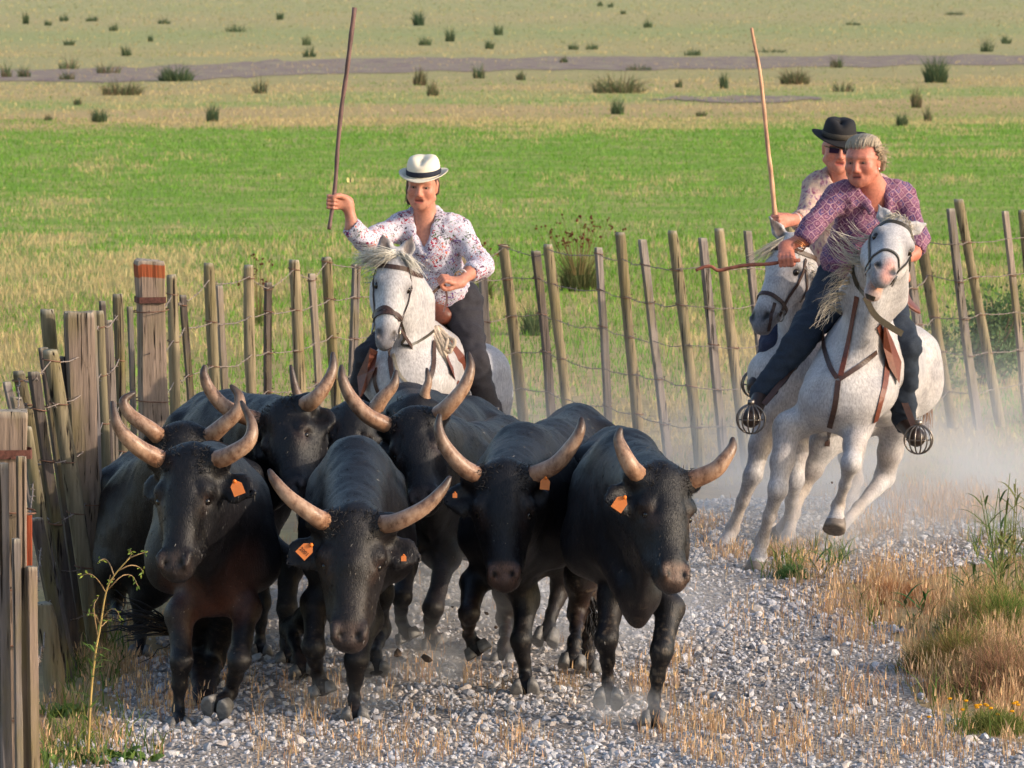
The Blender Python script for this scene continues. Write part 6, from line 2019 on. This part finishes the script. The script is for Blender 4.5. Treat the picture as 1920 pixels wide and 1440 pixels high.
def leafy_bush(label, px, pyb, wpx, hpx, cols, n, leaf, name='bush', stems=14, Yoff=0.0, cat='bush', depth=.5):
    """twigs carrying many small leaves spread through the crown"""
    b = G(px, pyb); s = F_PX / b[1]; w, h = wpx / s, hpx / s
    root = thing(name, label, cat, (b[0], b[1], 0))
    g = Geo(); tips = []
    for _ in range(stems):
        t = V3(b[0] + RNG.normal(0, w * .24), b[1] + RNG.normal(0, w * depth * .35), h * RNG.uniform(.5, 1.0))
        q = spline([V3(b[0] + RNG.normal(0, w * .08), b[1] + RNG.normal(0, w * .06), 0), lerp(b, t, .5) + RNG.normal(0, w * .05, 3) * V3(1, 1, 0), t], 7)
        g.add(*tube(q, np.linspace(.008, .002, 7), 4, caps=False), S(110, 88, 66)); tips.append(q)
    link('stems', g.mesh('bush_stems', MAT['bark']), root)
    tips = np.concatenate([t[2:] for t in tips])
    c = tips[RNG.integers(0, len(tips), n)] + RNG.normal(0, 1, (n, 3)) * (w * .11, w * .11 * depth * 2, h * .09)
    c[:, 2] = np.abs(c[:, 2])
    clump = fbm(c * 7, 17, 2)
    keep = RNG.uniform(size=n) < np.clip((clump - .30) * 4, 0, 1); c = c[keep]; m = len(c)
    d = nrm_rows(RNG.normal(size=(m, 3)) + (0, 0, .5)); e = nrm_rows(np.cross(d, RNG.normal(size=(m, 3))))
    L = leaf * RNG.uniform(.6, 1.3, (m, 1))
    V = np.stack([c, c + d * L * .5 + e * L * .24, c + d * L, c + d * L * .5 - e * L * .24], 1).reshape(-1, 3)
    F = np.arange(4 * m).reshape(m, 4)
    col = np.asarray(cols)[RNG.integers(0, len(cols), m)] * RNG.uniform(.7, 1.3, (m, 1))
    link('leaves', Geo().add(V, F, np.repeat(col, 4, 0)).mesh('bush_leaves', MAT['grass'], smooth=False), root, kind='stuff')
    return root

def nrm_rows(v):
    return v / (np.linalg.norm(v, axis=1)[:, None] + 1e-12)

leafy_bush('leafy green bush behind the fence at the right border', 1862, 720, 170, 165, [S(74, 104, 58), S(92, 120, 70), S(108, 128, 76)], 5200, .050, stems=26, depth=.8)
leafy_bush('low leafy bush behind the fence between the riders on the right and the border', 1760, 745, 90, 130, [S(84, 108, 62), S(112, 122, 76)], 2200, .045, stems=16, depth=.8)
# the verge at the lower right: dry brush, a green herb and grasses
def brush(label, px, pyb, wpx, hpx, cols, n, name, cat, flow=None, w=.0034):
    b = G(px, pyb); s = F_PX / b[1]; ww, h = wpx / s, hpx / s
    root_p = np.c_[b[0] + RNG.normal(0, ww * .22, n), b[1] + RNG.normal(0, ww * .22, n), np.zeros(n)]
    rad = np.hypot((root_p[:, 0] - b[0]) / (ww * .5), (root_p[:, 1] - b[1]) / (ww * .5))
    hh = h * np.clip(1.05 - rad * .65, .25, 1) * RNG.uniform(.55, 1.1, n) * np.clip(.6 + fbm(root_p * 6, 71, 2), .6, 1.3)
    yaw = np.arctan2(root_p[:, 1] - b[1], root_p[:, 0] - b[0]) + RNG.normal(0, 1.6, n)
    c = np.asarray(cols)[(np.clip(fbm(root_p * 7, 73, 2) * 1.3 - .15 + RNG.normal(0, .30, n), 0, .999) * len(cols)).astype(int)] * RNG.uniform(.7, 1.3, (n, 1))
    V, F, C = blades(root_p, hh, w * RNG.uniform(.6, 1.5, n), RNG.uniform(.05, 1.3, n), c * .8, c, yaw=yaw, segs=3)
    g = Geo().add(V, F, C)
    m = n // 2                                    # side twigs
    i = RNG.integers(0, n, m)
    p_ = root_p[i] + np.c_[np.cos(yaw[i]) * hh[i] * .25, np.sin(yaw[i]) * hh[i] * .25, hh[i] * RNG.uniform(.3, .85, m)]
    V, F, C = blades(p_, hh[i] * .35, w * .8 * RNG.uniform(.6, 1.3, m), RNG.uniform(.5, 2.0, m), c[i], c[i] * 1.1, segs=2)
    g.add(V, F, C)
    if flow:
        for _ in range(flow[0]):
            q = b + V3(RNG.normal(0, ww * .3), RNG.normal(0, ww * .2), h * RNG.uniform(.5, 1.0))
            vs, fs = sphere(q, (.011, .011, .006), 6, 4); g.add(vs, fs, flow[1])
    return tag(link(name, g.mesh(name, MAT['grass'], smooth=False), None, (b[0], b[1], 0)), label, cat)

brush('tangled brown dry brush at the right border, largest on the verge', 1905, 1300, 290, 110, [S(164, 122, 94), S(188, 146, 114), S(146, 112, 86), S(128, 124, 74), S(196, 160, 124)], 4600, 'dry_brush', 'bush')
brush('green and straw herb clump at the right border above the brown brush', 1885, 1190, 230, 105, [S(98, 126, 56), S(126, 136, 70), S(186, 150, 104)], 3600, 'herb_clump', 'plant')
brush('olive herb clump with dry stems left of the brown brush on the verge', 1795, 1262, 200, 92, [S(122, 120, 62), S(150, 122, 80), S(112, 112, 58)], 2800, 'herb_clump', 'plant')
brush('low green plant with small yellow flowers at the lower right border', 1860, 1372, 150, 60, [S(128, 132, 68), S(150, 140, 84), S(110, 124, 60)], 1100, 'flowering_plant', 'plant', flow=(16, S(232, 170, 30)))
brush('short green grass clump under the front hooves of the tossing horse', 1485, 1086, 70, 44, [S(72, 106, 62), S(92, 124, 72)], 600, 'grass_clump', 'grass tuft')
brush('dry straw clump beside the gravel right of the raised hoof', 1690, 1130, 150, 62, [S(206, 152, 104), S(186, 134, 92)], 900, 'straw_clump', 'grass tuft')

def reed(g, b, tip, nleaf, w, cols, droop=.25):
    q = spline([b, lerp(b, tip, .5) + RNG.normal(0, .015, 3), tip], 10)
    c = np.asarray(cols[RNG.integers(0, len(cols))]) * RNG.uniform(.8, 1.2)
    g.add(*tube(q, np.linspace(.004, .0018, 10), 4, caps=False), c)
    for k in range(nleaf):
        p0 = q[int(RNG.uniform(2, 9))]
        a = RNG.uniform(0, 2 * math.pi); d = V3(math.cos(a), math.sin(a) * .6, 0); L = RNG.uniform(.10, .24)
        t = np.linspace(0, 1, 6)[:, None]
        pts = p0 + d * L * t * .7 + Z * (L * (t * .9 - droop * 2 * t * t))
        g.add(*ribbon(pts, w * np.array([.6, 1, 1, .8, .5, .08]), np.cross(d, Z) + V3(.2, 0, .1), .0008), c * RNG.uniform(.8, 1.25))

g = Geo()
for i in range(20):
    bx = RNG.uniform(1868, 1960); b = G(bx, RNG.uniform(1100, 1160))
    t = P(bx + RNG.uniform(-45, 30), RNG.uniform(880, 1010), b[1])
    reed(g, b, t, 6, .012, [S(84, 112, 62), S(112, 128, 70), S(130, 132, 80)])
tag(link('reed_clump', g.mesh('reed_clump', MAT['grass'], smooth=False), None, G(1905, 1130)), 'tall green reed stems rising at the right border above the verge', 'plant')
for lb, pts in (('single bent green grass stem over the straw beside the gravel', [((1705, 1180), (1740, 1105)), ((1712, 1180), (1690, 1120)), ((1708, 1180), (1726, 1130))]), ('green reed shoot between the straw and the herb clump', [((1816, 1130), (1800, 1060)), ((1820, 1130), (1822, 1050)), ((1812, 1130), (1784, 1075))]),
                ('green blade shoot beside the hooves of the tossing horse', [((1540, 1085), (1585, 1040)), ((1536, 1085), (1520, 1050)), ((1530, 1086), (1560, 1058))])):
    g = Geo()
    for a, t in pts:
        b = G(*a); reed(g, b, P(t[0], t[1], b[1]), 4, .014, [S(66, 112, 62), S(88, 124, 70)])
    tag(link('grass_shoot', g.mesh('grass_shoot', MAT['grass'], smooth=False), None, G(*pts[0][0])), lb, 'plant')

# the tall weed before the left fence
b = G(164, 1432); Yw = b[1]
root = thing('tall_weed', 'thin tall weed with nodding yellow green tips before the left fence', 'plant', b)
Q = lambda *p_: [P(x, y, Yw + RNG.normal(0, .03)) for x, y in p_]
main = spline(Q((164, 1432), (170, 1310), (178, 1230), (188, 1175), (199, 1110), (215, 1078), (243, 1046)), 30)
g = Geo().add(*tube(main, np.linspace(.0065, .0022, 30), 5), S(178, 150, 86))
ends = []
for pl in (((243, 1046), (258, 1040), (277, 1034)), ((238, 1050), (246, 1040), (244, 1030)), ((222, 1070), (244, 1060), (262, 1064), (268, 1074)), ((199, 1112), (184, 1088), (168, 1076), (150, 1080)), ((202, 1106), (228, 1080), (248, 1080), (258, 1098)), ((214, 1080), (206, 1058), (196, 1048), (184, 1054)),
           ((188, 1172), (178, 1152), (165, 1150)), ((192, 1160), (208, 1142), (220, 1146), (224, 1158)), ((190, 1175), (200, 1165), (210, 1160)), ((184, 1200), (176, 1140), (184, 1120)), ((214, 1085), (205, 1090), (207, 1078))):
    q = spline(Q(*pl), 9); g.add(*tube(q, np.linspace(.003, .0014, 9), 4), S(150, 122, 84)); ends.append(q)
link('stem', g.mesh('weed_stem', MAT['bark']), root)
g = Geo()
for q in ends:
    for _ in range(6):
        p0 = q[RNG.integers(4, 9)] + RNG.normal(0, .004, 3); d = nrm(RNG.normal(size=3) + V3(0, 0, -.5)); L = RNG.uniform(.010, .022)
        g.add(*ribbon(np.array([p0, p0 + d * L * .5, p0 + d * L]), L * .35 * np.array([.4, 1, .1]), np.cross(d, V3(0, 1, .2)), .001), S(168, 182, 84) if RNG.uniform() < .6 else S(120, 146, 74))
link('leaves', g.mesh('weed_leaves', MAT['grass'], smooth=False), root)
g = Geo()
for _ in range(26):
    p0 = main[RNG.integers(1, 14)]; a = RNG.uniform(0, 6.3); d = nrm(V3(math.cos(a), math.sin(a) * .5, RNG.uniform(0, .8))); L = RNG.uniform(.04, .09)
    g.add(*ribbon(np.array([p0, p0 + d * L * .5, p0 + d * L - Z * .01]), .010 * np.array([.5, 1, .1]), np.cross(d, Z), .001), S(110, 140, 66))
link('lower_leaves', g.mesh('weed_lower_leaves', MAT['grass'], smooth=False), root)
# broad leaved weeds at the fence foot
def leaf_weed(label, px, pyb, wpx, hpx, n, cols):
    b = G(px, pyb); s = F_PX / b[1]; g = Geo()
    for _ in range(n):
        p0 = b + V3(RNG.normal(0, wpx / s * .28), RNG.normal(0, wpx / s * .25), 0); a = RNG.uniform(0, 6.3); L = hpx / s * RNG.uniform(.4, 1.0)
        d = nrm(V3(math.cos(a) * .6, math.sin(a) * .6, RNG.uniform(.5, 1.2)))
        pts = p0 + d * L * np.linspace(0, 1, 5)[:, None] - Z * (np.linspace(0, 1, 5)[:, None] ** 2) * L * .4
        g.add(*ribbon(pts, L * .30 * np.array([.25, .8, 1, .7, .1]), np.cross(d, Z) + RNG.normal(0, .2, 3), .001), np.asarray(cols[RNG.integers(0, len(cols))]) * RNG.uniform(.7, 1.3))
    return tag(link('leafy_weed', g.mesh('leafy_weed', MAT['grass'], smooth=False), None, b), label, 'plant', kind='stuff')
leaf_weed('broad leaved green weed at the foot of the tall thin weed', 175, 1425, 150, 46, 210, [S(98, 132, 62), S(126, 152, 78), S(84, 116, 56)])
leaf_weed('broad leaved green weed in the lower left corner, left of the tall thin weed', 120, 1340, 80, 40, 120, [S(104, 132, 66), S(126, 146, 78)])

# pale butterfly over the green meadow
c = P(657, 338, 30.2)
root = thing('butterfly', 'tiny pale yellow butterfly flying over the green meadow', 'butterfly', c)
link('body', Geo().add(*sphere(c, (.004, .004, .012), 6, 5), S(90, 80, 60)).mesh('butterfly_body', MAT['plastic']), root)
for sd in (-1, 1):
    V = np.array([c, c + V3(.014 * sd, -.004, .018), c + V3(.022 * sd, -.004, .006), c + V3(.018 * sd, -.003, -.012), c + V3(.006 * sd, 0, -.012)])
    link('wing', mesh_from('wing', np.concatenate([V, V + V3(0, .001, 0)]), [np.array([[0, 1, 2, 3], [8, 7, 6, 5]]), np.array([[0, 3, 4], [9, 8, 5]])], MAT['plastic'], np.tile(np.array(S(244, 226, 150)), (10, 1)), smooth=False), root)

# clods thrown up by the hooves
for lb, px, py, Y, r in (('dark earth clod flying behind the legs of the front centre bull', 745, 1225, 23.8, 12), ('brown earth clod flying right of the lifted hooves in the herd', 912, 1150, 24.6, 7), ('small dark clod in the air left of the middle bull hooves', 848, 1138, 24.6, 4),
                         ('dark flat clod kicked up between the front bulls', 800, 1235, 23.6, 15), ('small grey clod flying under the front centre right bull', 930, 1176, 24.4, 5), ('small clod flying behind the raised hoof of the tossing horse', 1560, 905, 29.5, 3)):
    c = P(px, py, Y)
    v, f, cc = stones(np.array([c]), np.array([r / (F_PX / Y)]), np.array([S(98, 84, 74)]))
    tag(link('earth_clod', mesh_from('earth_clod', v, f, MAT['rock'], cc, smooth=False), None, c), lb, 'clod', 'earth clods thrown up by hooves')
# ---------------------------------------------------------------- dust raised by the hooves
def dust(label, c, r, dens, seed, hfall, scale=1.9):
    V, F = sphere((0, 0, 0), r, 28, 16)
    V = np.asarray(V); V[:, 2] = np.maximum(V[:, 2], -c[2] + .012)
    me = Geo().add(V + np.asarray(c), F).mesh('dust_cloud', None, col=False)
    m = bpy.data.materials.new('airborne_dust'); m.use_nodes = True
    t = m.node_tree; t.nodes.clear()
    out = t.nodes.new('ShaderNodeOutputMaterial'); pv = t.nodes.new('ShaderNodeVolumePrincipled')
    pv.inputs['Color'].default_value = (.89, .92, .97, 1); pv.inputs['Anisotropy'].default_value = .15
    geo = t.nodes.new('ShaderNodeNewGeometry')
    no = t.nodes.new('ShaderNodeTexNoise'); no.inputs['Scale'].default_value = scale; no.inputs['Detail'].default_value = 6
    mp = t.nodes.new('ShaderNodeMapping'); mp.inputs['Location'].default_value = (seed * 3.1, seed, 0)
    t.links.new(geo.outputs['Position'], mp.inputs[0]); t.links.new(mp.outputs[0], no.inputs['Vector'])
    def M(op, a, b=0.0):
        x = t.nodes.new('ShaderNodeMath'); x.operation = op
        for s_, v in zip(x.inputs, (a, b)):
            if hasattr(v, 'links'):
                t.links.new(v, s_)
            else:
                s_.default_value = v
        return x.outputs[0]
    # soft edge: 1 at the centre, 0 at the shell
    vs = t.nodes.new('ShaderNodeVectorMath'); vs.operation = 'SUBTRACT'; vs.inputs[1].default_value = tuple(c); t.links.new(geo.outputs['Position'], vs.inputs[0])
    vd = t.nodes.new('ShaderNodeVectorMath'); vd.operation = 'DIVIDE'; vd.inputs[1].default_value = tuple(r); t.links.new(vs.outputs[0], vd.inputs[0])
    ln = t.nodes.new('ShaderNodeVectorMath'); ln.operation = 'LENGTH'; t.links.new(vd.outputs[0], ln.inputs[0])
    edge = M('MINIMUM', M('MAXIMUM', M('MULTIPLY', M('SUBTRACT', 1.0, ln.outputs['Value']), 1.9), 0.0), 1.0)
    sp = t.nodes.new('ShaderNodeSeparateXYZ'); t.links.new(geo.outputs['Position'], sp.inputs[0])
    hf = M('EXPONENT', M('MULTIPLY', sp.outputs[2], -1.0 / hfall))
    nz = M('MAXIMUM', M('MULTIPLY', M('SUBTRACT', no.outputs['Fac'], .40), 5.0), 0.04)
    t.links.new(M('MULTIPLY', M('MULTIPLY', edge, hf), M('MULTIPLY', nz, dens)), pv.inputs['Density'])
    t.links.new(pv.outputs[0], out.inputs['Volume'])
    me.materials.clear(); me.materials.append(m)
    m.volume_intersection_method = 'FAST' if hasattr(m, 'volume_intersection_method') else None
    return tag(link('dust_cloud', me, None, c), label, kind='stuff')

dust('pale dust cloud hanging behind and right of the tossing horse', np.array([2.75, 32.0, .30]), (2.1, 3.0, 1.15), 1.2, 2, .36)
dust('thin dust along the fence foot behind the right bulls', np.array([.9, 32.4, .3]), (2.3, 3.0, 1.0), .26, 5, .5)
dust('grey dust under and behind the running herd', np.array([-.15, 26.2, .2]), (1.5, 2.3, .75), .95, 7, .30, 2.0)
dust('brown dust puff between the front hooves of the rightmost bull', P(1165, 1320, 22.75), (.24, .20, .11), 2.2, 9, 1.0, 6.0)
dust('small dust puff at the hooves of the front centre bull', P(640, 1300, 23.1), (.30, .28, .13), 1.3, 11, 1.0, 6.0)
dust('dust puff behind the hooves of the middle bulls', P(790, 1262, 24.2), (.42, .35, .17), 1.2, 13, 1.0, 5.0)
dust('dust kicked up round the hooves of the tossing horse', P(1560, 1010, 29.3), (.62, .5, .30), 1.1, 15, 1.0, 4.0)
